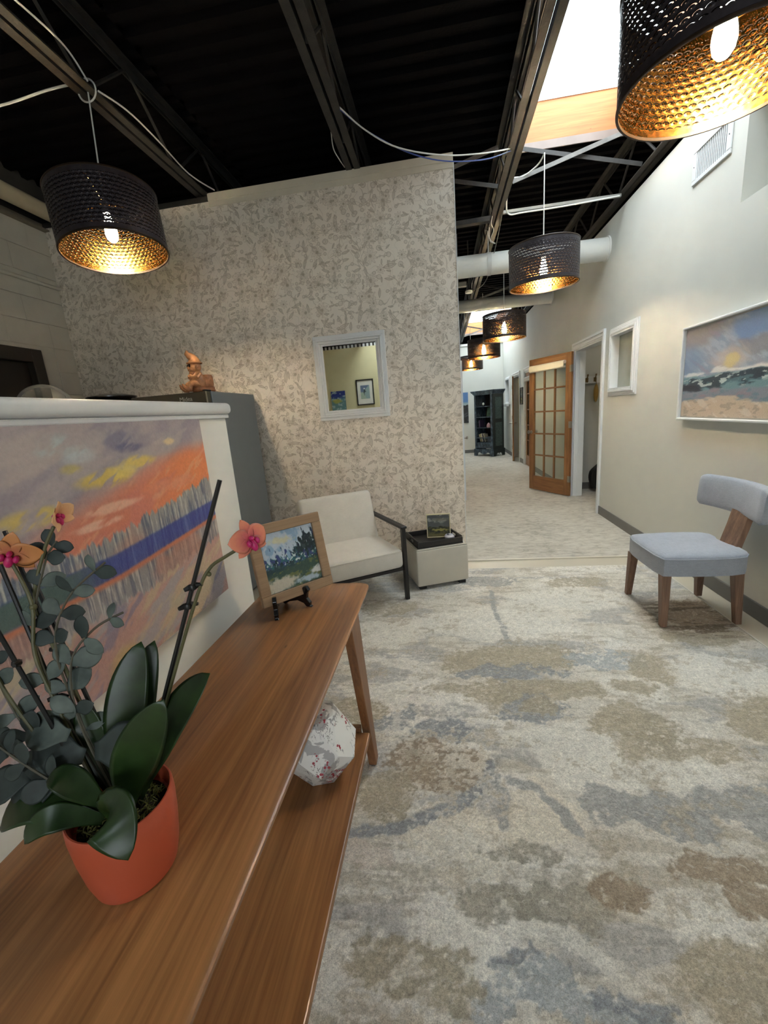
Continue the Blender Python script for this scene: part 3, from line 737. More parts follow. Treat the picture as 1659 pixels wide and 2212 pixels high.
lamp((.925, 4.15, 2.37), (.925, 4.15, 3.36), 'grey pierced pendant lamp in front of the white duct', (0, -2), 1.1, G)
lamp((.895, 6.30, 2.265), (.90, 6.30, 3.3), 'pendant lamp just below the warm second duct', (0, 0), .7, G)
lamp((.80, 8.15, 2.235), (.80, 8.15, 3.3), 'second smallest pendant lamp, deep in the hallway', (0, 0), .2, G)
lamp((.775, 11.1, 2.29), (.775, 11.1, 3.3), 'smallest, farthest pendant lamp at the papered wall edge', (0, 0), .9, G)
mb = MB(); mb.lathe([(.055, -.006), (.06, 0), (.055, .006), (.05, 0), (.055, -.006)], 24, Matrix.Translation((-1.885, 2.6, 3.29)) @ Matrix.Rotation(math.pi/2, 4, 'X'), closed=True)
tag(mb.obj('cord_loop', CABLE_W, smooth=True), 'white cord loop knotted around the joist above the half wall lamp', 'cord')
# ------------------------------------------------------------------ painted canvases (colour on the points of a fine grid)
def fbm(h, w, fy, fx, oct=4, ang=0.0, seed=0, per=.55):
    r = np.random.default_rng(seed); yy, xx = np.mgrid[0:h, 0:w]; u = xx/w; v = yy/w
    c, s = math.cos(ang), math.sin(ang); U = (u*c+v*s); V = (-u*s+v*c); out = np.zeros((h, w)); amp = 1; tot = 0
    for o in range(oct):
        n = 64; g = r.random((n, n)); X = U*fx*2**o+7.3*o+11; Y = V*fy*2**o+3.1*o+5
        x0 = np.floor(X).astype(int); y0 = np.floor(Y).astype(int); fx_ = X-x0; fy_ = Y-y0
        fx_ = fx_*fx_*(3-2*fx_); fy_ = fy_*fy_*(3-2*fy_); x1 = (x0+1) % n; y1 = (y0+1) % n; x0 %= n; y0 %= n
        out += amp*((g[y0, x0]*(1-fx_)+g[y0, x1]*fx_)*(1-fy_)+(g[y1, x0]*(1-fx_)+g[y1, x1]*fx_)*fy_); tot += amp; amp *= per
    return out/tot
def sm(x, a, b):
    t = np.clip((x-a)/(b-a), 0, 1); return t*t*(3-2*t)
def over(img, col, mask): return img*(1-mask[..., None])+np.array(col, float)*mask[..., None]
def blob(U, V, cu, cv, ru, rv, nz, k=.6, soft=.35):
    d = np.sqrt(((U-cu)/ru)**2+((V-cv)/rv)**2)+(nz-.5)*2*k; return 1-sm(d, 1-soft, 1+soft)
LIN = np.vectorize(lambda x: x)
def to_lin(a):
    a = np.clip(a/255., 0, 1); return np.where(a <= .04045, a/12.92, ((a+.055)/1.055)**2.4)
def canvas(name, img, w, h, mat, parent=None, face=.0):
    """img rows from the bottom up; local x right, z up, facing -y; with a thin backing"""
    H, W = img.shape[:2]; xs = np.linspace(0, w, W); zs = np.linspace(0, h, H)
    X, Z = np.meshgrid(xs, zs); co = np.stack([X, np.full_like(X, face), Z], -1).reshape(-1, 3)
    i = np.arange((H-1)*(W-1)); r = i//(W-1); c = i % (W-1); a = r*W+c
    q = np.stack([a, a+1, a+W+1, a+W], 1)
    me = D.meshes.new(name); me.vertices.add(len(co)); me.vertices.foreach_set('co', co.ravel())
    me.loops.add(q.size); me.loops.foreach_set('vertex_index', q.ravel().astype(np.int32))
    me.polygons.add(len(q)); me.polygons.foreach_set('loop_start', np.arange(0, q.size, 4, dtype=np.int32))
    try: me.polygons.foreach_set('loop_total', np.full(len(q), 4, dtype=np.int32))
    except Exception: pass
    at = me.color_attributes.new('Col', 'FLOAT_COLOR', 'POINT')
    rgba = np.ones((H*W, 4)); rgba[:, :3] = to_lin(img.reshape(-1, 3)); at.data.foreach_set('color', rgba.ravel())
    me.materials.append(mat); me.update(calc_edges=True); me.validate()
    o = D.objects.new(name, me); return link(o, parent)
OIL = vcol('oil_paint', .5, .5)
PRINT = vcol('printed_paper', .6, .05)

def art_sunset(H=300, W=460):
    V, U = np.mgrid[0:H, 0:W]; V = V/(H-1); U = U/(W-1)*.9   # U in metres from the near end, right end .90
    S = .9-U                                                    # metres from the far (right) edge
    n1 = fbm(H, W, 9, 4, 5, .35, 1); n2 = fbm(H, W, 22, 6, 4, .35, 2); n3 = fbm(H, W, 9, 130, 3, 0, 3); n4 = fbm(H, W, 5, 5, 4, 0, 4); n5 = fbm(H, W, 60, 14, 3, .5, 5)
    img = np.zeros((H, W, 3))+np.array((178, 166, 166)); img = over(img, (150, 140, 152), sm(n1, .45, .65)*.6); img = over(img, (196, 182, 172), sm(n2, .5, .7)*.5)
    # orange sky wedge widening to the right, bounded by a rising diagonal
    dia = np.interp(S, [0, .3, .42, .62, .72, .9], [.88, .80, .76, .66, .60, .55])+(n1-.5)*.10
    om = sm(dia-V, -.03, .08)*sm(S, .82, .5)*sm(V, .28, .42)
    img = over(img, (222, 132, 104), om*.92)
    img = over(img, (240, 142, 88), om*sm(.34-S, -.1, .25)*.9); img = over(img, (214, 132, 118), om*sm(n2, .5, .68)*.6)
    img = over(img, (236, 178, 140), om*sm(n5, .56, .7)*.45)
    for (s0, v0, rs, rv, c, k) in ((.42, .79, .085, .035, (226, 196, 96), .9), (.30, .83, .07, .03, (232, 204, 110), .9), (.36, .80, .05, .03, (238, 212, 120), .8), (.62, .71, .05, .03, (222, 196, 104), .8),
        (.17, .90, .03, .02, (240, 214, 160), .8), (.52, .93, .07, .05, (186, 198, 196), .8), (.47, .88, .05, .03, (200, 206, 206), .6), (.36, .93, .05, .035, (128, 124, 146), .7), (.33, .895, .045, .02, (104, 104, 134), .7),
        (.50, .84, .03, .02, (206, 188, 96), .6), (.40, .67, .09, .02, (238, 190, 164), .85), (.46, .62, .06, .015, (240, 200, 178), .7), (.20, .70, .10, .03, (232, 150, 116), .6)):
        img = over(img, c, blob(S, V, s0, v0, rs, rv, n2, .7)*k*sm(n5, .25, .5))
    base = .548-.062*np.clip(S/.44, 0, 1)           # bottom of the tree line
    jag = fbm(H, W, 1, 60, 4, 0, 9, .8)[0][None, :]; ht = .065+.065*np.clip((.44-S)/.44, 0, 1)+.07*(jag-.45)
    tm = sm(base+ht-V, -.004, .012)*sm(V-base, -.02, .0)
    tree = np.zeros((H, W, 3))+np.array((152, 156, 158)); tree = over(tree, (78, 96, 122), sm(n3, .5, .62)*.7); tree = over(tree, (206, 210, 202), sm(fbm(H, W, 14, 170, 3, 0, 12), .56, .68)*.75); tree = over(tree, (196, 134, 110), sm(n4, .5, .66)*.5)
    img = img*(1-tm[..., None]*.92)+tree*tm[..., None]*.92
    # water
    wm = sm(base-V, -.006, .01)*sm(V-(base-.088), -.012, .01)
    img = over(img, (74, 86, 152), wm); img = over(img, (58, 66, 140), wm*sm(n3, .5, .6)*.7); img = over(img, (118, 128, 180), wm*sm(fbm(H, W, 4, 60, 3, 0, 22), .58, .7)*.6)
    img = over(img, (86, 108, 104), wm*sm(S, .44, .60)); img = over(img, (66, 74, 150), wm*sm(S, .82, .9))
    # bank and reflections
    rj = fbm(H, W, 1, 46, 4, 0, 31, .8)[0][None, :]; rb = base-.088
    bm_ = sm(rb-V, -.006, .008)*sm(V-(rb-.03), -.012, .006); img = over(img, (206, 128, 96), bm_*.9)
    rm = sm(rb-.02-V, -.01, .012)*sm(V-(rb-.125-.09*(rj-.4)), -.006, .014)
    ref = np.zeros((H, W, 3))+np.array((146, 150, 154)); ref = over(ref, (84, 100, 122), sm(n3, .5, .62)*.7); ref = over(ref, (210, 214, 210), sm(fbm(H, W, 12, 150, 3, 0, 33), .56, .68)*.75); ref = over(ref, (190, 130, 110), sm(n4, .5, .64)*.6)
    img = img*(1-rm[..., None]*.88)+ref*rm[..., None]*.88
    low = sm(rb-.03-V, -.02, .05)*(1-rm*.9)
    img = over(img, (200, 160, 150), low*.92); img = over(img, (178, 170, 172), low*sm(n2, .46, .62)); img = over(img, (206, 192, 158), low*sm(fbm(H, W, 20, 6, 4, .5, 41), .55, .7)*.7); img = over(img, (142, 138, 162), low*sm(fbm(H, W, 24, 7, 4, .6, 42), .58, .7)*.7)
    img = over(img, (214, 198, 116), blob(S, V, .47, .05, .05, .05, n2, .8)*.5)
    return img
def art_sea(H=200, W=330):
    V, U = np.mgrid[0:H, 0:W]; V = V/(H-1); U = U/(W-1); n1 = fbm(H, W, 10, 3.5, 5, -.55, 51); n2 = fbm(H, W, 26, 7, 4, -.5, 52); n3 = fbm(H, W, 30, 8, 4, .05, 53); n4 = fbm(H, W, 60, 18, 4, .1, 54)
    img = np.zeros((H, W, 3))+np.array((150, 156, 172)); img = over(img, (136, 152, 174), sm(n1, .42, .6)); img = over(img, (172, 182, 194), sm(n2, .5, .66)*.7); img = over(img, (142, 136, 140), blob(U, V, .06, .94, .35, .16, n1, .6)*.85)
    img = over(img, (150, 140, 158), sm(n2, .44, .3)*.6); img = over(img, (112, 142, 186), blob(U, V, .70, .9, .22, .12, n1, .7)*.9); img = over(img, (134, 134, 142), blob(U, V, .7, .68, .22, .09, n2, .6)*.8)
    img = over(img, (120, 142, 172), blob(U, V, .05, .6, .16, .2, n1, .6)*.7)
    img = over(img, (206, 188, 176), blob(U, V, .47, .60, .16, .12, n2, .6)*.6); img = over(img, (222, 200, 128), blob(U, V, .48, .58, .065, .065, n2, .6)*.7)
    img = over(img, (228, 226, 220), sm(.03+(n3-.5)*.1-np.abs(V-.475-.03*np.exp(-((U-.42)/.12)**2)), 0, .03)*.85)
    sea = sm(.46+(n3-.5)*.05-V, -.01, .02); img = over(img, (108, 142, 152), sea); img = over(img, (146, 170, 176), sea*sm(n4, .52, .66))
    dk = sm(.07+(n3-.5)*.16-np.abs(V-.345-.08*U), 0, .03); img = over(img, (62, 96, 108), dk*sea*.85); img = over(img, (30, 48, 62), dk*sea*sm(n3, .46, .56)*.85); img = over(img, (210, 220, 218), dk*sm(n4, .56, .66)*.8); img = over(img, (18, 26, 44), blob(U, V, .08, .33, .12, .04, n3, .8)*.9)
    mid = sm(.31+(n3-.5)*.06-V, -.01, .03); img = over(img, (128, 136, 150), mid); img = over(img, (104, 130, 146), mid*sm(n4, .52, .62)*.8); img = over(img, (150, 128, 138), mid*sm(n3, .55, .65)*.6)
    sand = sm(.19+(n3-.5)*.12-V+.03*np.exp(-((U-.42)/.15)**2), -.01, .03); img = over(img, (196, 178, 158), sand); img = over(img, (164, 150, 136), sand*sm(n4, .54, .64)*.8); img = over(img, (212, 202, 190), sand*sm(n2, .55, .66)*.6)
    return img
def art_forest(H=170, W=170):
    V, U = np.mgrid[0:H, 0:W]; V = V/(H-1); U = U/(W-1); n1 = fbm(H, W, 6, 6, 5, .6, 61); n2 = fbm(H, W, 14, 14, 4, 0, 62); n3 = fbm(H, W, 10, 34, 3, .1, 63); n4 = fbm(H, W, 22, 12, 4, .4, 64)
    img = np.zeros((H, W, 3))+np.array((186, 200, 212)); img = over(img, (138, 170, 198), sm(n1, .48, .62)); img = over(img, (216, 206, 150), blob(U, V, .38, .84, .2, .06, n2, .7)*.6)
    tr = sm(.60+.26*sm(U, .45, .8)+(n3-.5)*.55-V, 0, .06)
    img = over(img, (50, 104, 112), tr); img = over(img, (28, 52, 60), tr*sm(n2, .48, .58)); img = over(img, (62, 74, 128), tr*sm(n3, .56, .64)); img = over(img, (196, 210, 208), tr*sm(fbm(H, W, 26, 26, 3, .5, 66), .60, .67)); img = over(img, (18, 34, 36), tr*blob(U, V, .82, .75, .22, .22, n2, .9)*.8)
    dk = sm(.43-V+(n2-.5)*.1, 0, .05); img = over(img, (44, 70, 74), dk)
    lo = sm(.33+.12*U-V+(n4-.5)*.12, 0, .05); img = over(img, (58, 82, 72), lo); img = over(img, (132, 130, 66), lo*sm(n4, .57, .66)*.6); img = over(img, (196, 190, 172), lo*blob(U, V, .2, .1, .32, .12, n2, .7)); img = over(img, (170, 186, 196), lo*blob(U, V, .75, .08, .22, .05, n4, .8)); img = over(img, (208, 210, 206), lo*blob(U, V, .95, .17, .16, .06, n4, .8))
    return img
def art_field(H=110, W=110):
    V, U = np.mgrid[0:H, 0:W]; V = V/(H-1); U = U/(W-1); n1 = fbm(H, W, 8, 4, 5, .2, 71); n2 = fbm(H, W, 18, 8, 4, .05, 72)
    img = np.zeros((H, W, 3))+np.array((78, 84, 84)); img = over(img, (142, 146, 142), sm(n1, .48, .64)*sm(V, .45, .75)); img = over(img, (112, 110, 96), blob(U, V, .6, .78, .4, .08, n1, .6)*.7)
    gr = sm(.46+(n2-.5)*.14-V, 0, .04); img = over(img, (72, 72, 40), gr); img = over(img, (34, 38, 20), gr*sm(n2, .5, .6)); img = over(img, (140, 136, 70), gr*blob(U, V, .55, .3, .35, .06, n2, .9)); img = over(img, (110, 104, 62), gr*sm(V, .2, .05)*.7)
    return img
def art_blue(H=90, W=80):
    V, U = np.mgrid[0:H, 0:W]; V = V/(H-1); U = U/(W-1); n1 = fbm(H, W, 8, 3, 5, .1, 81); n2 = fbm(H, W, 16, 6, 4, 0, 82)
    img = np.zeros((H, W, 3))+np.array((112, 152, 152)); img = over(img, (44, 60, 138), sm(V+(n1-.5)*.3, .68, .84)); img = over(img, (178, 200, 200), sm(n2, .55, .66)); img = over(img, (196, 186, 84), blob(U, V, .55, .62, .3, .08, n1, .9)*.8)
    img = over(img, (120, 132, 66), sm(.22+(n1-.5)*.2-V, 0, .06)*.8); img = over(img, (26, 40, 74), sm(.1+(n1-.5)*.1-V, 0, .04)); return img
def art_bird(H=90, W=66):
    V, U = np.mgrid[0:H, 0:W]; V = V/(H-1); U = U/(W-1); n = fbm(H, W, 6, 6, 4, 0, 91)
    img = np.zeros((H, W, 3))+np.array((108, 124, 150)); img = over(img, (158, 180, 176), sm(.95-V*1.1-U*.9+(n-.5)*.2+.25, 0, .06)); img = over(img, (176, 192, 170), sm(U*1.0-.55-V*.6+.2+(n-.5)*.1, 0, .05)*sm(.55-V, 0, .1))
    for (a, b, c, d) in ((.55, .6, .09, .10), (.62, .48, .06, .10), (.48, .53, .09, .03), (.60, .34, .03, .10), (.52, .64, .06, .04)): img = over(img, (66, 76, 72), blob(U, V, a, b, c, d, n, .25, .2))
    img = over(img, (226, 226, 220), blob(U, V, .58, .76, .08, .05, n, .2, .2)); return img
def art_coast(H=120, W=60):
    V, U = np.mgrid[0:H, 0:W]; V = V/(H-1); U = U/(W-1); n = fbm(H, W, 12, 6, 4, .3, 95)
    img = np.zeros((H, W, 3))+np.array((86, 122, 168)); img = over(img, (150, 166, 166), sm(.72-V, 0, .1)); img = over(img, (34, 36, 38), sm(.55+(n-.5)*.25-V+.1*(U-.5), 0, .05)); img = over(img, (186, 182, 110), blob(U, V, .45, .5, .3, .05, n, .9)*.8); img = over(img, (70, 72, 78), sm(n, .56, .64)*sm(.4-V, 0, .1)); return img

def hang(root, o, loc, rz, tilt=0.0):
    root.location = loc; root.rotation_euler = (tilt, 0, rz)
# big painting on the half wall: faces +x; local x runs towards +y
P1 = thing('sunset_painting', 'large unframed painting of orange sky and blue water on the half wall', 'painting')
canvas('canvas_face', art_sunset(), .90, .582, OIL, P1, -.034)
MB().box(0, .90, -.0335, -.0005, 0, .582).obj('stretcher', plain('canvas_edge', C(176, 160, 156), .8, var=.1), P1)
hang(P1, None, (XH, .378, .848), math.pi/2)
# seascape on the right wall: faces -x; local x runs towards -y
P2 = thing('seascape_painting', 'framed seascape with yellow sun hanging on the long cream wall', 'painting')
fw, fh = 1.15, .665
canvas('canvas_face', art_sea(), fw-.05, fh-.05, OIL, P2, -.028).location = (.025, 0, .025)
mb = MB()
for seg in ((0, fw, 0, .016), (0, fw, fh-.016, fh), (0, .016, .016, fh-.016), (fw-.016, fw, .016, fh-.016)): mb.box(seg[0], seg[1], -.05, -.0005, seg[2], seg[3])
mb.obj('frame', WHITE_TRIM, P2, bevel=.004, seg=1)
MB().box(.016, fw-.016, -.026, -.001, .016, fh-.016).obj('backing', plain('frame_backing_board', C(170, 168, 160), .7), P2)  # grey beige board behind the canvas, visible inside the frame
hang(P2, None, (XR, 3.62, 1.178), -math.pi/2)

# pictures on the yellow wall, seen in the mirror (face +y; local x runs towards -x)
P = thing('blue_canvas', 'small blue and green canvas reflected low in the mirror', 'painting')
canvas('canvas_face', art_blue(), .38, .65, OIL, P, -.03); MB().box(0, .38, -.0295, -.0005, 0, .65).obj('stretcher', plain('dark_canvas_edge', C(60, 70, 100), .8), P)
hang(P, None, (-2.49, YB, 1.42), math.pi)
P = thing('framed_print', 'black framed bird print with white mat reflected in the mirror', 'picture')
mb = MB(); fw, fh = .46, .65
for seg in ((0, fw, 0, .028), (0, fw, fh-.028, fh), (0, .028, .028, fh-.028), (fw-.028, fw, .028, fh-.028)): mb.box(seg[0], seg[1], -.03, -.0005, seg[2], seg[3])
mb.obj('frame', BLACK_METAL, P)
MB().box(.028, fw-.028, -.014, -.001, .028, fh-.028).obj('mat_board', plain('mat_board', C(240, 236, 222), .8), P)
canvas('print', art_bird(), .24, .34, PRINT, P, -.016).location = (.11, 0, .16)
hang(P, None, (-1.72, YB, 1.66), math.pi)
# far pictures
P = thing('coast_canvas', 'tall dark coast canvas on the far hallway wall', 'painting')
canvas('canvas_face', art_coast(), .55, .9, OIL, P, -.03); MB().box(0, .55, -.0295, -.0005, 0, .9).obj('stretcher', plain('dark_canvas_side', C(40, 44, 50), .8), P)
hang(P, None, (.26, YF, .93), 0)
P = thing('small_picture', 'small dark framed picture between the two far oak doors', 'picture')
canvas('print', art_field(50, 40), .30, .32, PRINT, P, -.012).location = (.03, 0, .03)
mb = MB()
for seg in ((0, .36, 0, .03), (0, .36, .35, .38), (0, .03, .03, .35), (.33, .36, .03, .35)): mb.box(seg[0], seg[1], -.025, -.0005, seg[2], seg[3])
mb.obj('frame', BLACK_METAL, P); MB().box(.03, .33, -.011, -.001, .03, .35).obj('backing', BLACK_METAL, P)
hang(P, None, (XR, 10.52, 1.36), -math.pi/2)

# ------------------------------------------------------------------ mirror
MR = thing('wall_mirror', 'white moulded frame mirror on the papered wall', 'mirror', (-1.08, YW, 1.378))
fw, fh = .632, .712
mb = MB()
for a, b, dpt in ((0, .028, .02), (.028, .046, .032), (.046, .066, .024), (.066, .084, .014)):
    mb.box(a, fw-a, -dpt, -.0005, a, b); mb.box(a, fw-a, -dpt, -.0005, fh-b, fh-a); mb.box(a, b, -dpt, -.0005, b, fh-b); mb.box(fw-b, fw-a, -dpt, -.0005, b, fh-b)
mb.obj('frame', WHITE_TRIM, MR, bevel=.004, seg=2)
def mirror_mat():
    t = NT('silver_mirror'); return t.bsdf((.93, .93, .90, 1), .015, 1.0)
MB().box(.083, fw-.083, -.010, -.002, .083, fh-.083).obj('glass', mirror_mat(), MR)

# ------------------------------------------------------------------ supply grille on the right wall
V = thing('air_grille', 'white slotted air grille high on the cream wall', 'vent', (XR, 3.735, 2.805), -math.pi/2)
mb = MB(); gw, gh = .42, .225
for seg in ((0, gw, 0, .028), (0, gw, gh-.028, gh), (0, .04, .028, gh-.028), (gw-.04, gw, .028, gh-.028)): mb.box(seg[0], seg[1], -.012, -.0005, seg[2], seg[3])
mb.obj('frame', WHITE_TRIM, V, bevel=.003, seg=1)
MB().box(.04, gw-.04, -.002, -.0005, .028, gh-.028).obj('backing', plain('duct_shade_plate', C(40, 44, 54), .8), V)  # dark plate stands in for the unlit duct behind the slats
sl = MB().box(-.004, .004, -.007, -.002, .028, gh-.028).mesh('slat', WHITE_TRIM)
for k in range(17): inst('slat', sl, V, (.05+k*.02, 0, 0), (0, 0, 0))
for k in (.02, gw-.02): MB().ball((k, -.012, gh/2), .004, 8, 4).obj('screw', BLACK_METAL, V)

# ------------------------------------------------------------------ rug
def rug():
    x0, x1, y0, y1 = -.78, 1.685, .12, 3.545
    xs = np.arange(x0, x1+.001, .0058); ys = [y0]; s = .0048
    while ys[-1] < y1: ys.append(ys[-1]+s+.0016*max(0, ys[-1]-1.0))
    ys[-1] = y1; ys = np.array(ys)
    X, Y = np.meshgrid(xs, ys); H, W = X.shape
    def nz(fx, fy, seed, oct=4, per=.55):
        r = np.random.default_rng(seed); out = np.zeros((H, W)); amp = 1; tot = 0
        for o in range(oct):
            n = 128; g = r.random((n, n)); a = X*fx*2**o+9.1*o+20; b = Y*fy*2**o+4.7*o+20
            i = np.floor(a).astype(int); j = np.floor(b).astype(int); fa = a-i; fb = b-j; fa = fa*fa*(3-2*fa); fb = fb*fb*(3-2*fb)
            i1 = (i+1) % n; j1 = (j+1) % n; i = i % n; j = j % n
            out += amp*((g[j, i]*(1-fa)+g[j, i1]*fa)*(1-fb)+(g[j1, i]*(1-fa)+g[j1, i1]*fa)*fb); tot += amp; amp *= per
        return out/tot
    w1, w2 = nz(5, 5, 1, 5, .62), nz(5, 5, 2, 5, .62); g1, g2 = nz(30, 34, 3, 3, .7), nz(70, 80, 4, 2, .8); st = nz(4, 26, 5, 4, .65); big = nz(2.2, 2.8, 6, 4)
    XX = X+(w1-.5)*.20; YY = Y+(w2-.5)*.20
    pal = dict(tan=(158, 149, 129), blue=(134, 138, 142), lblue=(158, 164, 166), white=(212, 208, 198), cream=(206, 199, 184), taupe=(150, 145, 132), grey=(148, 149, 147), brown=(142, 127, 108), pinkw=(198, 188, 178))
    img = np.zeros((H, W, 3))+np.array((196, 191, 180)); img = over(img, (210, 206, 198), sm(big+(g1-.5)*.3, .45, .6)); img = over(img, (166, 160, 146), sm(st+(g1-.5)*.3, .52, .6)*.65); img = over(img, (152, 152, 150), sm(nz(3, 7, 8), .56, .63)*.6)
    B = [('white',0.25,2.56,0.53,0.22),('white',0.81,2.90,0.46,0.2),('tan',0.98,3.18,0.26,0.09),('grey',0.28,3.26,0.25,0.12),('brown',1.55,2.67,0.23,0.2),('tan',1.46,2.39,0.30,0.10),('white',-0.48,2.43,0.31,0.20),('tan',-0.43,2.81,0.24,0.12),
      ('tan',0.32,2.16,0.41,0.15),('blue',0.26,2.02,0.30,0.07),('lblue',0.81,2.13,0.21,0.09),('tan',1.01,2.05,0.11,0.14),('white',1.33,2.02,0.27,0.18),('tan',0.32,1.88,0.50,.07),('white',0.87,1.90,0.17,0.10),('tan',0.88,1.90,0.11,0.06),('blue',0.36,1.75,0.17,0.10),('tan',0.40,1.77,0.10,0.07),
      ('tan',-0.45,1.71,0.14,0.10),('blue',-0.27,1.66,0.11,0.06),('blue',-0.04,1.62,0.13,0.06),('brown',-0.07,1.43,0.20,0.13),('tan',-0.28,1.28,0.12,0.10),('white',0.50,1.52,0.25,0.15),('tan',0.88,1.54,0.27,0.09),('tan',0.75,1.67,0.17,0.10),('tan',1.33,1.72,0.22,0.12),
      ('cream',0.01,1.12,0.24,0.12),('cream',0.27,1.23,0.11,0.11),('taupe',0.20,1.10,0.14,0.04),('white',0.52,1.36,.16,.07),('grey',0.56,1.25,0.17,0.08),('grey',0.68,1.19,0.14,0.06),('grey',0.95,1.28,0.18,0.09),('grey',1.25,1.33,0.16,0.07),('white',0.90,1.41,0.08,0.09),('white',0.75,1.35,0.08,0.08),
      ('taupe',0.28,0.94,0.18,0.07),('taupe',0.08,0.93,0.11,0.07),('brown',0.45,0.98,0.09,0.06),('brown',0.77,1.07,0.18,0.05),('brown',0.80,0.99,0.08,0.05),('white',0.60,0.95,0.11,0.06),('white',-0.04,0.84,0.09,0.06),('white',0.26,0.85,0.20,0.03),
      ('lblue',0.19,0.72,0.29,0.06),('tan',-0.17,0.77,0.17,0.07),('tan',0.66,0.82,0.15,0.10),('blue',0.11,0.785,0.10,0.02),('blue',0.39,0.76,0.10,0.03),('pinkw',-0.34,1.04,0.11,0.05),('tan',.2,.5,.3,.1),('grey',.7,.5,.3,.1)]
    for (c, cx, cy, rx, ry) in B:
        d = np.sqrt(((XX-cx)/rx)**2+((YY-cy)/ry)**2)+(g1-.5)*.5+(g2-.5)*.35
        img = over(img, pal[c], (1-sm(d, .86, 1.02))*.80)
    L = [('blue', .022, [(.12,1.42),(.1,1.35),(0,1.23),(-.12,1.18),(-.24,1.14),(-.37,1.1)]), ('grey', .018, [(.14,1.38),(.16,1.29),(.15,1.21),(.16,1.17)]), ('grey', .016, [(.31,3.06),(.30,2.71),(.33,2.49),(.34,2.33)]), ('grey', .017, [(.19,1.35),(.28,1.32),(.34,1.24),(.37,1.17)])]
    X3 = X+(w1-.5)*.05; Y3 = Y+(w2-.5)*.05
    for (c, wd_, pts) in L:
        dm = np.full((H, W), 9.)
        for (a, b), (e, f) in zip(pts, pts[1:]):
            dx, dy = e-a, f-b; tt = np.clip(((X3-a)*dx+(Y3-b)*dy)/(dx*dx+dy*dy), 0, 1); dm = np.minimum(dm, np.hypot(X3-a-tt*dx, Y3-b-tt*dy))
        img = over(img, pal[c], (1-sm(dm+(g1-.5)*.03, wd_*.7, wd_*1.25))*.85)
    img = over(img, (216, 212, 202), sm(g1*.55+big*.45+(g2-.5)*.25, .58, .63)*.6)
    img = over(img, (150, 141, 124), sm(g1*.5+nz(6, 9, 11)*.5+(g2-.5)*.3, .60, .66)*.55)
    dkm = (1-sm(np.sqrt(((X-1.5)/.34)**2+((Y-2.62)/.3)**2), .5, 1.1))*sm(nz(9, 40, 12), .5, .56); img = over(img, (92, 80, 64), dkm*.8)  # dark brown streaks, with the chair's shadow painted in as well
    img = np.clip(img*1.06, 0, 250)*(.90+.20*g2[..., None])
    zc = .010+(g1-.5)*.003+(sm(img.mean(2), 150, 205))*.003
    edge = np.minimum.reduce([X-x0, x1-X, Y-y0, y1-Y]); zc = zc*sm(edge, -.004, .012)+.003
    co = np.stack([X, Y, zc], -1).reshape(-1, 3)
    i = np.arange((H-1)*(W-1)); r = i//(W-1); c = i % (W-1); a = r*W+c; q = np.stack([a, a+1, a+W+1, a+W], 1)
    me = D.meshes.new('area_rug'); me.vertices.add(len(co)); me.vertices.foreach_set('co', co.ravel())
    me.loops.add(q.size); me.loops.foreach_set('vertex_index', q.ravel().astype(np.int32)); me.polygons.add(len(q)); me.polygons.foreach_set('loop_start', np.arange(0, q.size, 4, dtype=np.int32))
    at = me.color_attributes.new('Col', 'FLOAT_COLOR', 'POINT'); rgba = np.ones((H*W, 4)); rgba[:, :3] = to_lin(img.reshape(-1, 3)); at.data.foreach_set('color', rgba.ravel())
    me.update(calc_edges=True); me.validate(); me.polygons.foreach_set('use_smooth', [True]*len(me.polygons))
    t = NT('rug_pile'); at_ = t.n('ShaderNodeAttribute'); at_.attribute_name = 'Col'; cc = t.coord()
    f1 = t.noise(cc, 420, 2); f2 = t.noise(cc, 130, 4, .7); f3 = t.noise(t.mapping(cc, (1, 1.5, 1)), 38, 4, .7, .8)
    cl = t.mix(1.0, at_.outputs['Color'], t.ramp(t.math('ADD', t.math('MULTIPLY', f1, .5), t.math('MULTIPLY', f2, .5)), [(.36, .62), (.64, 1.32)]), 'MULTIPLY')
    cl = t.mix(t.math('MULTIPLY', t.step(f3, .57, .62), .4), cl, C(216, 212, 203)); cl = t.mix(t.math('MULTIPLY', t.step(f3, .42, .38), .28), cl, C(146, 138, 122))
    me.materials.append(t.bsdf(cl, .95, spec=.1, sheen=.2, normal=t.bump(t.math('ADD', f2, t.math('MULTIPLY', f3, 1.2)), .55, .008)))
    o = D.objects.new('area_rug', me); link(o); tag(o, 'large abstract rug in grey, tan and cream patches', 'rug')
    mb = MB(); b = .008
    for seg in ((x0-b, x1+b, y0-b, y0), (x0-b, x1+b, y1, y1+b), (x0-b, x0, y0, y1), (x1, x1+b, y0, y1)): mb.box(*seg, 0.0005, .009)
    mb.obj('binding', plain('rug_binding', C(206, 202, 192), .9), o)
rug()
# ------------------------------------------------------------------ console table
TX0, TX1, TY0, TY1, TZ = -.722, -.308, -.06, 1.515, .76
T = thing('console_table', 'long cherry wood console table with lower shelf against the half wall', 'table')
def rrect(x0, x1, y0, y1, r, n=6):
    out = []
    for cx, cy, a0 in ((x1-r, y0+r, -90), (x1-r, y1-r, 0), (x0+r, y1-r, 90), (x0+r, y0+r, 180)):
        for k in range(n+1): a = math.radians(a0+90*k/n); out.append((cx+r*math.cos(a), cy+r*math.sin(a)))
    return out
mb = MB(); a = rrect(TX0, TX1, TY0, TY1, .04); b = rrect(TX0+.018, TX1-.018, TY0+.018, TY1-.018, .03); n = len(a)
e = rrect(TX0+.004, TX1-.004, TY0+.004, TY1-.004, .038)
vs = [(x, y, TZ-.026) for x, y in b]+[(x, y, TZ-.010) for x, y in a]+[(x, y, TZ-.003) for x, y in a]+[(x, y, TZ) for x, y in e]
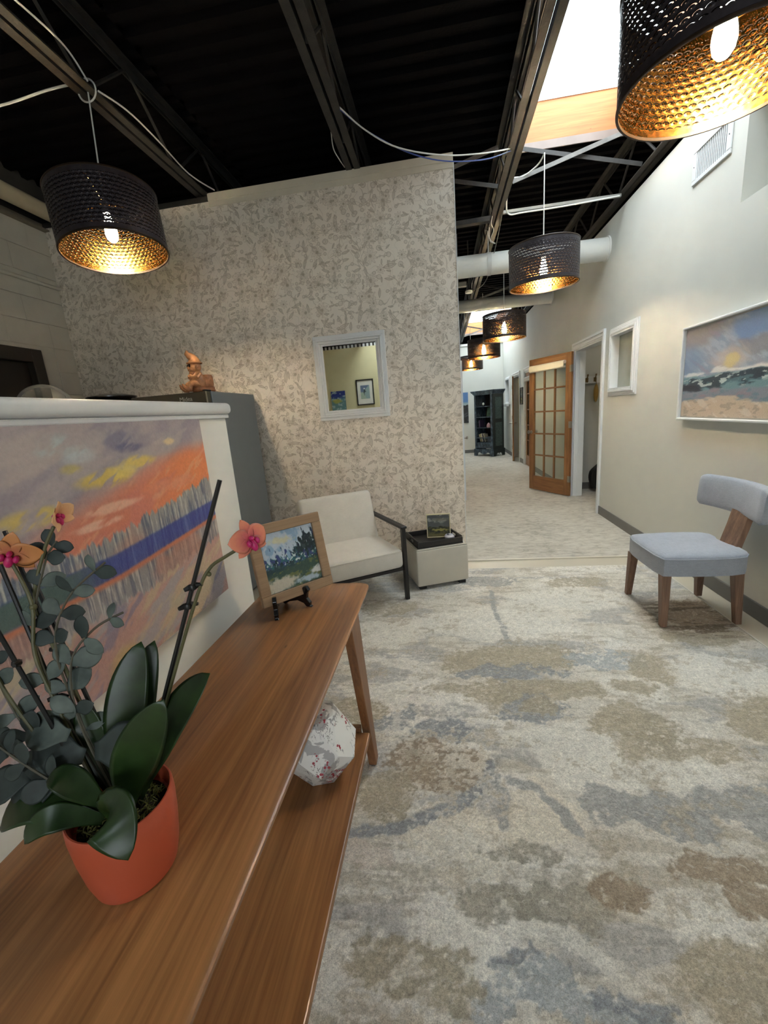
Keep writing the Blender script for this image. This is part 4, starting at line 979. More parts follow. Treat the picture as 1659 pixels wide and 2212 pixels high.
fs = [tuple(range(n))[::-1], tuple(range(3*n, 4*n))]+[(k*n+i, k*n+(i+1) % n, (k+1)*n+(i+1) % n, (k+1)*n+i) for k in range(3) for i in range(n)]
mb.add(vs, fs).obj('tabletop', TABLE_TOP, T, smooth=True)
def leg(x, s):
    # s=+1 far end, -1 near end ; board tapering downwards and raked outwards
    yt0, yt1, yb0, yb1 = 1.215, 1.335, 1.388, 1.436
    mid = (TY0+TY1)/2
    Y = (lambda q: q) if s > 0 else (lambda q: 2*mid-q+.0)
    mb = MB(); t0, t1 = x-.016, x+.016
    vs = [(t0, Y(yb0), .0175), (t1, Y(yb0), .0175), (t1, Y(yb1), .0175), (t0, Y(yb1), .0175), (t0, Y(yt0), TZ-.026), (t1, Y(yt0), TZ-.026), (t1, Y(yt1), TZ-.026), (t0, Y(yt1), TZ-.026)]
    mb.add(vs, [(0,3,2,1),(4,5,6,7),(0,1,5,4),(1,2,6,5),(2,3,7,6),(3,0,4,7)]).obj('leg', TABLE_Z, T, bevel=.004, seg=2)
for x in (-.340, -.690):
    for s in (1, -1): leg(x, s)
MB().box(-.685, -.322, .12, 1.318, .212, .236).obj('shelf', TABLE_TOP, T, bevel=.004)
MB().box(-.672, -.358, 1.3185, 1.342, .205, .252).obj('stretcher', TABLE_Z, T, bevel=.003)
MB().box(-.672, -.358, .096, .1195, .205, .252).obj('stretcher', TABLE_Z, T, bevel=.003)

# faceted white box with printed berry branches, on the shelf
def berry_print():
    t = NT('berry_printed_card'); co = t.coord(); s = t.sep(co)
    sm_ = t.noise(t.mapping(co, (1, 1, .8)), 13, 4, .6, .7); grey = t.step(sm_, .53, .55)
    tw = t.noise(t.mapping(co, (30, 30, 4)), 2.2, 3); twig = t.math('MULTIPLY', t.step(t.math('ABSOLUTE', t.math('SUBTRACT', tw, .5)), .02, .01), t.step(t.noise(co, 16, 2), .50, .56))
    vo = t.n('ShaderNodeTexVoronoi'); t.put(vo.inputs['Vector'], co); vo.inputs['Scale'].default_value = 105
    br = t.math('MULTIPLY', t.math('MULTIPLY', t.step(vo.outputs['Distance'], .46, .38), t.math('GREATER_THAN', t.sep(vo.outputs['Color'])[0], .25)), t.step(t.noise(co, 15, 1), .575, .60))
    c = t.mix(t.math('MULTIPLY', grey, .8), C(236, 235, 231), C(150, 148, 148)); c = t.mix(t.math('MULTIPLY', twig, .8), c, C(74, 68, 70)); c = t.mix(br, c, C(156, 34, 52))
    return t.bsdf(c, .45)
PV = thing('faceted_box', 'white faceted box printed with red berries on the table shelf', 'box', (-.452, 1.14, .2375), math.radians(15)); PV.scale = (1.1, 1.1, 1.04)
mb = MB(); N6 = 6; vs = []
for (r, z, o) in ((.062, 0, 0), (.115, .085, .5), (.112, .135, 0), (.058, .222, .5)):
    for k in range(N6): a = 2*math.pi*(k+o)/N6; vs.append((r*math.cos(a), r*math.sin(a), z))
fs = [tuple(range(N6))[::-1], tuple(range(3*N6, 4*N6))]
for q, o in ((0, 0), (1, 1), (2, 0)):
    for k in range(N6):
        a, b = q*N6+k, q*N6+(k+1) % N6; c, d = (q+1)*N6+k, (q+1)*N6+(k+1) % N6
        if o == 0: fs += [(a, b, c), (b, d, c)]
        else: fs += [(a, b, d), (a, d, c)]
bd = mb.add(vs, fs).obj('body', berry_print(), PV)
bd.data.materials[0].node_tree
MB().lathe([(.0, .2222), (.02, .2222), (.02, .2245), (.0, .2245)], 16).obj('lid_tab', plain('card_fold', C(206, 204, 200), .6), PV)

# ------------------------------------------------------------------ small forest painting on a black easel
ang = math.atan2(.74, .67)
ES = thing('table_easel', 'black curvy tabletop easel on the wooden table', 'easel', (-.562, 1.345, TZ), ang)
# local x along the picture, -y towards the viewer
def easel_leg(yw):
    mb = MB(); M = Matrix.Translation((-.04, .05, 0)) @ Matrix.Rotation(math.radians(yw), 4, 'Z') @ Matrix.Translation((0, -.05, 0)) @ Matrix.Rotation(math.pi/2, 4, 'Z') @ Matrix.Rotation(math.pi/2, 4, 'X')
    poly = [(-.102, 0), (-.094, .004), (-.096, .016), (-.084, .032), (-.088, .050), (-.096, .062), (-.088, .076), (-.074, .074), (-.066, .060), (-.068, .046), (-.056, .040), (.00, .044), (.035, .20), (.052, .20), (.03, .012), (.012, .0), (-.01, .012), (-.045, .020), (-.070, .012), (-.080, .0)]
    mb.prism([(p, max(0.0, q)) for p, q in poly], -.007, .007, M).obj('easel_leg', BLACK_GLOSS, ES, bevel=.002, seg=2)
easel_leg(-27); easel_leg(27)
MB().tube([(-.054, .028, .030), (-.04, .024, .034), (-.026, .028, .030)], .010, 8).obj('crossbar', BLACK_GLOSS, ES, smooth=True)
mb = MB(); mb.tube([(-.04, .06, .17), (-.04, .10, .005)], .006, 8); mb.obj('back_strut', BLACK_GLOSS, ES)
FP = thing('forest_painting', 'small forest painting in pale wood frame standing on the easel', 'painting', (0, 0, 0), 0)
FP.location = (-.562+.052*.74, 1.345-.052*.67, TZ+.044); FP.rotation_euler = (math.radians(-11), 0, ang)
fw = .272
mb = MB()
for seg in ((0, fw, 0, .034), (0, fw, fw-.034, fw), (0, .034, .034, fw-.034), (fw-.034, fw, .034, fw-.034)): mb.box(seg[0]-fw/2, seg[1]-fw/2, -.014, .008, seg[2], seg[3])
mb.obj('frame', wood('pale_frame_wood', C(142, 116, 88), C(170, 142, 110), 'X', .6), FP, bevel=.002, seg=1)
mb = MB(); mb.box(.034-fw/2, fw/2-.034, -.004, .008, .034, fw-.034).obj('backing', BLACK_METAL, FP)
canvas('canvas_face', art_forest(), fw-.07, fw-.07, OIL, FP, -.0052).location = (.035-fw/2, 0, .035)

# ------------------------------------------------------------------ armchair
CREAM = fabric('cream_linen', C(208, 203, 193), .07)
CREAM2 = fabric('cream_linen_side', C(204, 199, 188), .07)
yaw = math.radians(31)
AC = thing('armchair', 'cream cushioned armchair with black metal frame by the papered wall', 'armchair', (-.305, 2.946, .0175), yaw, None)
# local: origin front right leg, -x to the other side, +y back
AW, AD = .685, .66
def soft(x0, x1, y0, y1, z0, z1, r, puff=0.02, n=10):
    """rounded cushion"""
    bm = bmesh.new(); bmesh.ops.create_cube(bm, size=1)
    bmesh.ops.scale(bm, vec=(x1-x0, y1-y0, z1-z0), verts=bm.verts)
    bmesh.ops.bevel(bm, geom=list(bm.edges), offset=r, segments=4, profile=.5, affect='EDGES', clamp_overlap=True)
    bmesh.ops.subdivide_edges(bm, edges=[e for e in bm.edges if e.calc_length() > .1], cuts=6, use_grid_fill=True)
    cx, cy, cz = (x0+x1)/2, (y0+y1)/2, (z0+z1)/2; hx, hy, hz = (x1-x0)/2, (y1-y0)/2, (z1-z0)/2
    for v in bm.verts:
        u, w_ = v.co.x/hx, v.co.y/hy
        v.co.z += puff*(1-min(1, u*u))*(1-min(1, w_*w_))*(1 if v.co.z > 0 else -.3)
    bmesh.ops.translate(bm, vec=(cx, cy, cz), verts=bm.verts)
    me = D.meshes.new('cushion'); bm.to_mesh(me); bm.free(); me.polygons.foreach_set('use_smooth', [True]*len(me.polygons)); return me
def cushion(name, dims, mat, parent, M=None, r=.03, puff=.015):
    me = soft(*dims, r, puff); me.materials.append(mat)
    if M is not None: me.transform(M)
    return link(D.objects.new(name, me), parent)
# metal frame
for x in (-.014, -AW+.014):
    mb = MB(); mb.box(x-.014, x+.014, -.014, .022, 0, .555); mb.obj('leg', BLACK_METAL, AC, bevel=.002, seg=1)
    mb = MB(); mb.bar((x, AD-.02, 0), (x, AD-.05, .54), .028, .034, up=(0, 1, 0)); mb.obj('leg', BLACK_METAL, AC, bevel=.002, seg=1)
    mb = MB(); mb.box(x-.024, x+.024, -.018, AD-.02, .5555, .573); mb.obj('armrest', BLACK_METAL, AC, bevel=.003, seg=1)
    mb = MB(); mb.box(x-.012, x+.012, .022, AD-.045, .225, .255); mb.obj('side_rail', BLACK_METAL, AC)
mb = MB(); mb.box(-AW+.03, -.03, 0, .026, .235, .259); mb.obj('front_rail', BLACK_METAL, AC); mb = MB(); mb.box(-AW+.03, -.03, AD-.07, AD-.044, .225, .25); mb.obj('back_rail', BLACK_METAL, AC)
cushion('seat_cushion', (-AW+.032, -.032, -.02, .52, .262, .405), CREAM, AC, r=.032, puff=.022)
tl = Matrix.Translation((0, .43, .395)) @ Matrix.Rotation(math.radians(-17), 4, 'X')
cushion('back_cushion', (-AW+.034, -.034, 0, .13, -.02, .405), CREAM, AC, tl, r=.035, puff=.0)
mb = MB(); pts = []
for (x, y) in ((-AW+.05, -.018), (-.05, -.018)): pts.append((x, y, .392))
mb.tube(pts, .0035, 6); mb.obj('piping', CREAM2, AC, smooth=True)

# ------------------------------------------------------------------ ottoman, tray and what stands on it
oy = math.radians(21)
OT = thing('ottoman', 'cream leather cube ottoman holding a black tray', 'ottoman', (-.241, 3.077, .0175), oy)
OW, OD = .43, .42
LEATHER = plain('cream_leather', C(196, 190, 176), .42, var=.04, bump=.12, bscale=200)
MB().box(0, OW, 0, OD, .028, .325).obj('body', LEATHER, OT, bevel=.012, seg=3, smooth=True)
mb = MB(); 
for s in ((.004, OW-.004, .004, .012), (.004, OW-.004, OD-.012, OD-.004), (.004, .012, .012, OD-.012), (OW-.012, OW-.004, .012, OD-.012)): mb.box(*s, .3252, .333)
mb.obj('lid_piping', LEATHER, OT, bevel=.003)
MB().box(.014, OW-.014, .014, OD-.014, .3252, .334).obj('lid', LEATHER, OT, bevel=.003)
for x in (.02, OW-.075):
    for y in (.02, OD-.075): MB().box(x, x+.055, y, y+.055, 0, .0275).obj('foot', BLACK_METAL, OT)
TR = thing('serving_tray', 'black leather tray with handle slots on the ottoman', 'tray', (-.241, 3.077, .352), oy)
x0, x1, y0, y1, hh, tk = .022, OW-.032, .022, .36, .052, .012
MB().box(x0, x1, y0, y1, 0, .01).obj('base', BLACK_LEATHER, TR)
MB().box(x0, x1, y0, y0+tk, .0102, hh).obj('side_panel', BLACK_LEATHER, TR, bevel=.003); MB().box(x0, x1, y1-tk, y1, .0102, hh).obj('side_panel', BLACK_LEATHER, TR, bevel=.003)
for xa in (x0, x1-tk):
    mb = MB(); ym = (y0+y1)/2; ya, yb = y0+tk+.0005, y1-tk-.0005
    mb.box(xa, xa+tk, ya, ym-.045, .0102, hh+.008); mb.box(xa, xa+tk, ym+.045, yb, .0102, hh+.008); mb.box(xa, xa+tk, ym-.045, ym+.045, .0102, .022); mb.box(xa, xa+tk, ym-.045, ym+.045, .042, hh+.008)
    mb.obj('end_panel', BLACK_LEATHER, TR, bevel=.002)
SP = thing('field_painting', 'small dark landscape painting in pale frame standing in the tray', 'painting', (-.165, 3.372, .3645))
SP.rotation_euler = (math.radians(-6), 0, math.radians(2)); fw = .196
mb = MB()
for seg in ((0, fw, 0, .007), (0, fw, fw-.007, fw), (0, .007, .007, fw-.007), (fw-.007, fw, .007, fw-.007)): mb.box(seg[0], seg[1], -.012, .022, seg[2], seg[3])
mb.obj('frame', plain('pale_gold_frame', C(206, 196, 160), .5), SP); MB().box(.007, fw-.007, 0, .020, .007, fw-.007).obj('backing', BLACK_METAL, SP)
canvas('canvas_face', art_field(), fw-.02, fw-.02, OIL, SP, -.001).location = (.010, 0, .010)
ST = thing('grey_trinket', 'small round grey trinket in front of the picture in the tray', 'trinket', (.018, 3.315, .3625)); ST.scale = (.9, .9, 1.7)
MB().lathe([(0, 0), (.034, 0), (.046, .008), (.046, .016), (.034, .024), (.016, .022), (.010, .014), (0, .013)], 24).obj('disc', plain('grey_ceramic', C(196, 196, 204), .4, var=.1), ST, smooth=True)
MB().ball((-.012, -.005, .024), (.012, .010, .007), 12, 6).obj('knob', plain('dark_grey_ceramic', C(84, 84, 92), .4), ST, smooth=True)

# ------------------------------------------------------------------ accent chair against the right wall
GREYF = fabric('grey_linen', C(158, 165, 176), .12, 700)
GREYS = fabric('grey_linen_side', C(150, 156, 165), .12, 700)
CH = thing('accent_chair', 'grey upholstered side chair with walnut legs against the cream wall', 'chair', (0, 0, .0175))
def seat_mesh():
    # plan outline: straight front (x small), bowed back near the wall
    F0, F1 = (1.205, 2.995), (1.235, 2.455)
    pts0 = [(1.213, 2.462), (1.30, 2.45), (1.45, 2.445), (1.60, 2.452), (1.68, 2.475), (1.722, 2.53), (1.728, 2.60), (1.705, 2.66), (1.70, 2.74), (1.70, 2.82), (1.722, 2.88), (1.722, 2.945), (1.68, 2.995), (1.58, 3.015), (1.45, 3.02), (1.30, 3.012), (1.213, 2.998), (1.196, 2.90), (1.193, 2.73), (1.196, 2.56)]
    pts = [(1.222+(x-1.193)*.93, 2.472+(y-2.445)*.86) for x, y in pts0]
    n = len(pts); cx = sum(p[0] for p in pts)/n; cy = sum(p[1] for p in pts)/n
    rings = [(.330, 1.0), (.424, 1.0), (.437, .992), (.448, .965), (.456, .90), (.461, .70), (.463, .4)]
    vs = []; fs = [tuple(range(n))[::-1]]
    for z, k in rings:
        for x, y in pts: vs.append((cx+(x-cx)*k, cy+(y-cy)*k, z))
    for r in range(len(rings)-1):
        for i in range(n): fs.append((r*n+i, r*n+(i+1) % n, (r+1)*n+(i+1) % n, (r+1)*n+i))
    vs.append((cx, cy, .464)); c = len(vs)-1
    for i in range(n): fs.append(((len(rings)-1)*n+i, (len(rings)-1)*n+(i+1) % n, c))
    return MB().add(vs, fs), [(x, y) for x, y in pts]
mb, sp = seat_mesh(); mb.obj('seat', GREYF, CH, smooth=50)
mb = MB(); mb.tube([(x, y, .432) for x, y in sp]+[(*sp[0], .432)], .004, 6); mb.obj('piping', GREYS, CH, smooth=True)
for (bx, by, tx, ty) in ((1.258, 2.972, 1.258, 2.925), (1.268, 2.505, 1.262, 2.515), (1.690, 2.93, 1.665, 2.90), (1.690, 2.535, 1.665, 2.545)):
    mb = MB(); a, b = .0175, .026
    vs = [(bx-a, by-a, 0), (bx+a, by-a, 0), (bx+a, by+a, 0), (bx-a, by+a, 0), (tx-b, ty-b, .3295), (tx+b, ty-b, .3295), (tx+b, ty+b, .3295), (tx-b, ty+b, .3295)]
    mb.add(vs, [(0,3,2,1),(4,5,6,7),(0,1,5,4),(1,2,6,5),(2,3,7,6),(3,0,4,7)]).obj('leg', WALNUT, CH, bevel=.003)
# central back post, a wide board raked back
mb = MB(); prof = [(1.672, .40), (1.688, .47), (1.712, .56), (1.735, .66), (1.752, .72)]
vs = []
for (x, z) in prof: vs += [(x-.002, 2.605, z), (x+.033, 2.605, z), (x+.033, 2.755, z), (x-.002, 2.755, z)]
fs = [(3, 2, 1, 0), tuple(range(16, 20))]
for r in range(4): fs += [(r*4+i, r*4+(i+1) % 4, (r+1)*4+(i+1) % 4, (r+1)*4+i) for i in range(4)]
mb.add(vs, fs).obj('back_post', WALNUT, CH, bevel=.003)
# curved upholstered back rail
mb = MB(); nu = 22; secs = []
for k in range(nu+1):
    u = -1+2*k/nu; y = 2.738-.300*u; x = 1.768-.06*u*u*1.0
    t_ = .034 if abs(u) < .96 else .034*.55; hh = .105 if abs(u) < .97 else .09
    s = []
    for j in range(16):
        a = 2*math.pi*j/16; cx_ = math.copysign(abs(math.cos(a))**.45, math.cos(a)); sz = math.copysign(abs(math.sin(a))**.45, math.sin(a))
        s.append((x+t_*cx_+.006*sz, y, .728+hh*.97*sz))
    secs.append(s)
vs = [p for s in secs for p in s]; fs = [tuple(range(16))[::-1], tuple(nu*16+j for j in range(16))]
for k in range(nu):
    for j in range(16): fs.append((k*16+j, k*16+(j+1) % 16, (k+1)*16+(j+1) % 16, (k+1)*16+j))
mb.add(vs, fs).obj('backrest', GREYF, CH, smooth=60)

# ------------------------------------------------------------------ fridge and gnome
FR = thing('refrigerator', 'tall grey refrigerator behind the half wall', 'refrigerator', (-1.665, 2.93, 0))
GF = plain('grey_fridge_side', C(132, 137, 138), .5, var=.03, bump=.05, bscale=200); DF = plain('dark_steel_fridge_front', C(84, 80, 70), .35, metal=.6, var=.06)
MB().box(-.60, 0, .07, .79, .02, 1.66).obj('body', GF, FR, bevel=.004)
MB().box(-.60, -.0, 0, .058, 1.10, 1.658).obj('door', DF, FR, bevel=.006); MB().box(-.60, -.0, 0, .058, .03, 1.09).obj('door', DF, FR, bevel=.006)
MB().box(-.006, .0015, -.002, .006, .03, 1.658).obj('edge_strip', CHROME, FR); MB().box(-.59, -.01, .0585, .0695, .03, 1.65).obj('seal', BLACK_METAL, FR)
MB().box(-.034, -.008, .012, .09, 1.6605, 1.672).obj('hinge_cover', BLACK_METAL, FR, bevel=.003)
for z0, z1 in ((1.16, 1.5), (.6, 1.0)): MB().tube([(-.55, -.002, z0), (-.55, -.03, z0+.01), (-.55, -.03, z1-.01), (-.55, -.002, z1)], .009, 8).obj('handle', CHROME, FR, smooth=True)
tc = D.curves.new('maker_lettering', 'FONT'); tc.body = 'Midea'; tc.size = .042; tc.extrude = .0006
to = link(D.objects.new('lettering_curve', tc)); bpy.context.view_layer.update()
lm = D.meshes.new_from_object(to.evaluated_get(bpy.context.evaluated_depsgraph_get())); D.objects.remove(to); D.curves.remove(tc); lm.materials.clear(); lm.materials.append(plain('silver_lettering', C(180, 178, 170), .4))
lo = link(D.objects.new('lettering', lm), FR); lo.location = (-.215, -.0015, 1.60); lo.rotation_euler = (math.pi/2, 0, 0)
GN = thing('gnome_figurine', 'tan ceramic gnome in pointed hat sitting on the refrigerator', 'figurine', (-1.765, 3.03, 1.662), math.radians(48))
TAN = plain('tan_glazed_clay', C(190, 134, 92), .4, var=.25, scale=30, bump=.3, bscale=60); TAN2 = plain('dark_tan_clay', C(168, 112, 74), .45, var=.3, scale=40, bump=.4, bscale=80); BR = plain('brown_eye_glaze', C(40, 18, 10), .2)
# local -y is the front; sits on a stump facing left of the viewer
mb = MB(); mb.lathe([(.064, 0), (.070, .010), (.066, .022), (.068, .03), (.06, .036), (0, .037)], 24, Matrix.Translation((.028, .0, 0)) @ Matrix.Diagonal((1.2, .95, 1, 1))); mb.obj('base', TAN2, GN, smooth=True)
mb = MB(); mb.lathe([(.046, .034), (.052, .06), (.050, .11), (.044, .122), (0, .124)], 16, Matrix.Translation((.058, .012, 0))); mb.obj('stump', TAN2, GN, smooth=True)
mb = MB(); mb.lathe([(.050, .034), (.058, .06), (.052, .10), (.036, .135), (.026, .15), (0, .152)], 20, Matrix.Translation((-.006, 0, 0))); mb.obj('torso', TAN, GN, smooth=True)
for s in (-1, 1): MB().tube([(-.01, s*.030, .052), (-.052, s*.038, .064), (-.075, s*.036, .050), (-.082, s*.036, .024)], [.026, .024, .020, .017], 10).obj('leg', TAN, GN, smooth=True)
for s in (-1, 1): MB().tube([(-.07, s*.036, .018), (-.095, s*.036, .019), (-.118, s*.034, .036), (-.128, s*.033, .058)], [.017, .018, .013, .005], 10).obj('curled_shoe', TAN2, GN, smooth=True)
for s in (-1, 1): MB().tube([(.0, s*.046, .125), (-.02, s*.056, .10), (-.050, s*.030, .104), (-.056, s*.012, .118)], [.015, .015, .013, .012], 8).obj('arm', TAN, GN, smooth=True)
hd = MB(); hd.ball((-.012, 0, .178), (.045, .047, .044), 18, 12); hd.ball((-.055, 0, .170), .012, 10, 8); hd.ball((-.012, .047, .172), (.010, .007, .014), 8, 6); hd.ball((-.012, -.047, .172), (.010, .007, .014), 8, 6)
hd.ball((-.044, .020, .160), .014, 10, 8); hd.ball((-.044, -.020, .160), .014, 10, 8); h_ = hd.obj('head', TAN, GN, smooth=True)
for s in (-1, 1): MB().ball((-.053, s*.019, .185), (.008, .010, .011), 10, 8).obj('eye', BR, h_, smooth=True)
mb = MB(); mb.ball((-.030, 0, .135), (.028, .030, .030), 14, 8); mb.obj('beard', TAN2, GN, smooth=True)
mb = MB(); mb.lathe([(.054, .200), (.056, .205), (.052, .210)], 20, Matrix.Translation((-.010, 0, 0)), closed=True); mb.tube([(-.010, 0, .203), (-.012, 0, .225), (-.022, 0, .245), (-.040, 0, .258), (-.052, 0, .272), (-.050, 0, .292)], [.050, .040, .030, .024, .018, .004], 14); mb.obj('pointed_hat', TAN, GN, smooth=True)

# ------------------------------------------------------------------ what shows above the half wall on the left
CB = thing('dark_cabinet', 'tall dark cabinet hidden behind the half wall', 'cabinet', (-3.36, 2.80, 0))
DC = plain('dark_cabinet_paint', C(38, 34, 30), .5)
MB().box(0, .80, 0, .80, .08, 1.655).obj('body', DC, CB); MB().box(.02, .78, .05, .75, .0, .0795).obj('plinth', DC, CB)
for y in (.01, .40): MB().box(.8005, .82, y, y+.37, .10, 1.64).obj('door', DC, CB, bevel=.004)
GB = thing('glass_dome', 'clear glass dome peeking above the half wall by the dark door', 'dome', (-3.155, 3.10, 1.6555))
t = NT('dome_glass'); g_ = t.n('ShaderNodeBsdfPrincipled'); g_.inputs['Base Color'].default_value = (.85, .85, .82, 1); g_.inputs['Roughness'].default_value = .15; r_ = t.n('ShaderNodeBsdfTransparent'); lw = t.n('ShaderNodeLayerWeight'); lw.inputs[0].default_value = .25; mx_ = t.n('ShaderNodeMixShader')
t.put(mx_.inputs[0], lw.outputs['Facing']); t.t.links.new(r_.outputs[0], mx_.inputs[1]); t.t.links.new(g_.outputs[0], mx_.inputs[2]); t.t.links.new(mx_.outputs[0], t.out.inputs[0]); MC['dome_glass'] = t.m
MB().lathe([(.195*math.cos(a_), .185*math.sin(a_)) for a_ in np.linspace(0, math.pi/2-.02, 12)], 32).obj('dome', MC['dome_glass'], GB, smooth=True); MB().lathe([(.2, 0), (.2, .008), (.196, .008)], 32, closed=True).obj('rim', WHITE_TRIM, GB, smooth=True)
BT = thing('black_lidded_dish', 'low black dish just above the half wall cap', 'dish', (-2.77, 3.36, 1.6555))
MB().lathe([(.09, 0), (.16, .02), (.19, .055), (.19, .064), (.12, .080), (0, .088)], 32).obj('dish', BLACK_GLOSS, BT, smooth=True)

# ------------------------------------------------------------------ bookcase at the far end
bang = math.atan2(11.95-12.47, 1.37-.905)
BK = thing('bookcase', 'distressed blue black bookcase angled in the far hallway corner', 'bookcase', (.905, 12.47, .007), bang)
def distressed():
    t = NT('distressed_blue_paint'); co = t.coord(); n = t.noise(t.mapping(co, (1, 1, .4)), 26, 4, .65); m_ = t.noise(co, 5, 2)
    return t.bsdf(t.ramp(t.math('ADD', t.math('MULTIPLY', n, .7), t.math('MULTIPLY', m_, .3)), [(.38, C(26, 34, 42)), (.52, C(54, 68, 82)), (.62, C(92, 110, 124))]), .6)
BP = distressed(); BD = plain('dark_carved_panel', C(26, 34, 34), .6, var=.4, scale=30)
bw, bd_, bh = .695, .46, 1.80
for x in (0.02, bw-.052): MB().box(x, x+.032, .02, bd_-.01, .20, 1.685).obj('side_panel', BP, BK)
MB().box(.052, bw-.052, bd_-.03, bd_-.012, .20, 1.685).obj('back_panel', plain('dark_brown_inside', C(34, 22, 18), .7), BK)
for x in (.02, bw-.08): MB().box(x, x+.06, .004, .0198, .20, 1.685).obj('stile', BP, BK)
for z in (.52, .80, 1.09, 1.38): MB().box(.053, bw-.053, .021, bd_-.031, z-.02, z).obj('shelf', BP, BK)
mb = MB()
for k, (o, z0, z1) in enumerate(((0, 1.6855, 1.715), (-.02, 1.715, 1.745), (-.045, 1.745, 1.775), (-.06, 1.775, 1.80))): mb.box(o, bw-o, o, bd_, z0, z1)
mb.obj('cornice', BP, BK, bevel=.004, seg=1)
dr = MB().box(.082, bw-.082, .012, .35, .225, .36).obj('drawer', BP, BK, bevel=.006); MB().ball((bw/2, .005, .29), .014, 10, 6).obj('knob', BLACK_METAL, dr)
MB().box(.053, bw-.053, .021, .40, .362, .385).obj('shelf', BP, BK)
def scallop(n, M):
    poly = [(0, 0), (.10, 0), (.115, .05), (.16, .10), (.22, .11), (.27, .08), (n/2, .055)]
    poly = poly+[(n-x, y) for x, y in poly[-2::-1]]+[(n, .20), (0, .20)]
    # split in quads by columns to stay convex
    mb = MB(); xs = sorted({x for x, y in poly if y < .19})
    def yv(x):
        pr = sorted({(a, b) for a, b in poly if b < .19})
        for (a, b), (c, d) in zip(pr, pr[1:]):
            if a <= x <= c: return b+(d-b)*(x-a)/(c-a) if c > a else b
        return 0
    for a, b in zip(xs, xs[1:]):
        vs = [(a, 0, yv(a+1e-6)), (b, 0, yv(b-1e-6)), (b, 0, .20), (a, 0, .20), (a, .02, yv(a+1e-6)), (b, .02, yv(b-1e-6)), (b, .02, .20), (a, .02, .20)]
        mb.add(vs, [(0,1,2,3),(7,6,5,4),(0,4,5,1),(1,5,6,2),(2,6,7,3),(3,7,4,0)], M)
    return mb
scallop(bw+.03, Matrix.Translation((-.015, -.012, 0))).obj('plinth_front', BP, BK)
scallop(bd_+.0, Matrix.Translation((bw+.012, 0.01, 0)) @ Matrix.Rotation(math.pi/2, 4, 'Z')).obj('plinth_side', BD, BK)
scallop(bd_+.0, Matrix.Translation((.008, 0.01, 0)) @ Matrix.Rotation(math.pi/2, 4, 'Z')).obj('plinth_side', BP, BK)
MB().box(bw-.0195, bw-.002, .02, bd_-.012, .20, 1.685).obj('carved_side', BD, BK)
for z0, z1 in ((.28, .92), (1.02, 1.60)):
    MB().box(bw-.0015, bw+.008, .10, bd_-.10, z0, z1).obj('carved_panel', plain('carved_green_grey', C(62, 78, 76), .7, var=.5, scale=45, bump=.8, bscale=40), BK, bevel=.004)
def on_shelf(name, lb, cat, lx, ly, z, rz=0.0, group=None):
    p = Matrix.Rotation(bang, 4, 'Z') @ Vector((lx, ly, 0)); return thing(name, lb, cat, (.905+p.x, 12.47+p.y, z+.0075), bang+rz, group)
cols = [(226, 218, 190), (206, 190, 150), (232, 230, 220), (70, 72, 92), (214, 206, 186)]
nm = ['cream book leaning leftmost on the lowest bookcase shelf', 'tan book leaning second from the side on the lowest shelf', 'white book leaning third on the lowest bookcase shelf', 'dark blue book leaning fourth on the lowest shelf', 'ivory book leaning last on the lowest bookcase shelf']
for k in range(5):
    b = on_shelf('book', nm[k], 'book', .13+k*.042, .10, .387, 0, 'books leaning on the lowest bookcase shelf'); b.rotation_euler = (0, math.radians(-13), bang)
    hk = .22+.012*((k*7) % 3)
    MB().box(0, .026, 0, .15, .006, hk).obj('cover', plain('book_cover_%d' % k, C(*cols[k]), .6), b); MB().box(.003, .023, -.002, -.0003, .02, hk-.02).obj('spine_label', plain('book_label_%d' % k, C(*[int(c*.8) for c in cols[k]]), .6), b)
b = on_shelf('storage_box', 'grey slatted box beside the leaning books', 'box', .40, .10, .387); MB().box(0, .19, 0, .2, 0, .16).obj('box', plain('grey_box_board', C(70, 76, 84), .7), b)
for k in range(4): MB().box(.002, .188, -.006, -.0005, .012+k*.038, .040+k*.038).obj('slat', plain('grey_box_slat', C(86, 92, 100), .7), b)
b = on_shelf('green_artwork', 'small green leafy picture leaning on the second bookcase shelf', 'picture', .33, .16, 1.092); b.rotation_euler = (math.radians(-10), 0, bang)
MB().box(0, .25, 0, .012, .003, .25).obj('panel', plain('green_leaf_print', C(52, 82, 58), .5, var=.6, scale=22), b); MB().box(.17, .21, -.008, -.0005, .02, .11).obj('white_card', WHITE_TRIM, b)
b = on_shelf('round_ornament', 'tiny pale round ornament on the top bookcase shelf', 'ornament', .24, .15, 1.382); MB().lathe([(0, 0), (.036, 0), (.040, .012), (.03, .018), (0, .018)], 18, Matrix.Translation((0, 0, .06)) @ Matrix.Rotation(math.pi/2, 4, 'X')).obj('dial', WHITE_TRIM, b, smooth=True); MB().box(-.03, .03, -.02, .03, 0, .02).obj('foot', BLACK_METAL, b)
b = on_shelf('book', 'dark purple book standing on the middle bookcase shelf', 'book', .10, .10, .802); MB().box(0, .04, 0, .16, 0, .2).obj('cover', plain('purple_cover', C(58, 50, 80), .6), b); MB().box(.004, .036, -.003, -.0005, .02, .18).obj('spine', plain('purple_spine', C(72, 62, 96), .6), b)
b = on_shelf('folded_cloth', 'pink patterned cloth draped on the middle bookcase shelf', 'cloth', .50, .05, .802); MB().lathe([(.05, 0), (.06, .03), (.04, .09), (.015, .12), (0, .125)], 14).obj('cloth', plain('pink_print_cloth', C(176, 138, 140), .8, var=.4, scale=50), b, smooth=True)

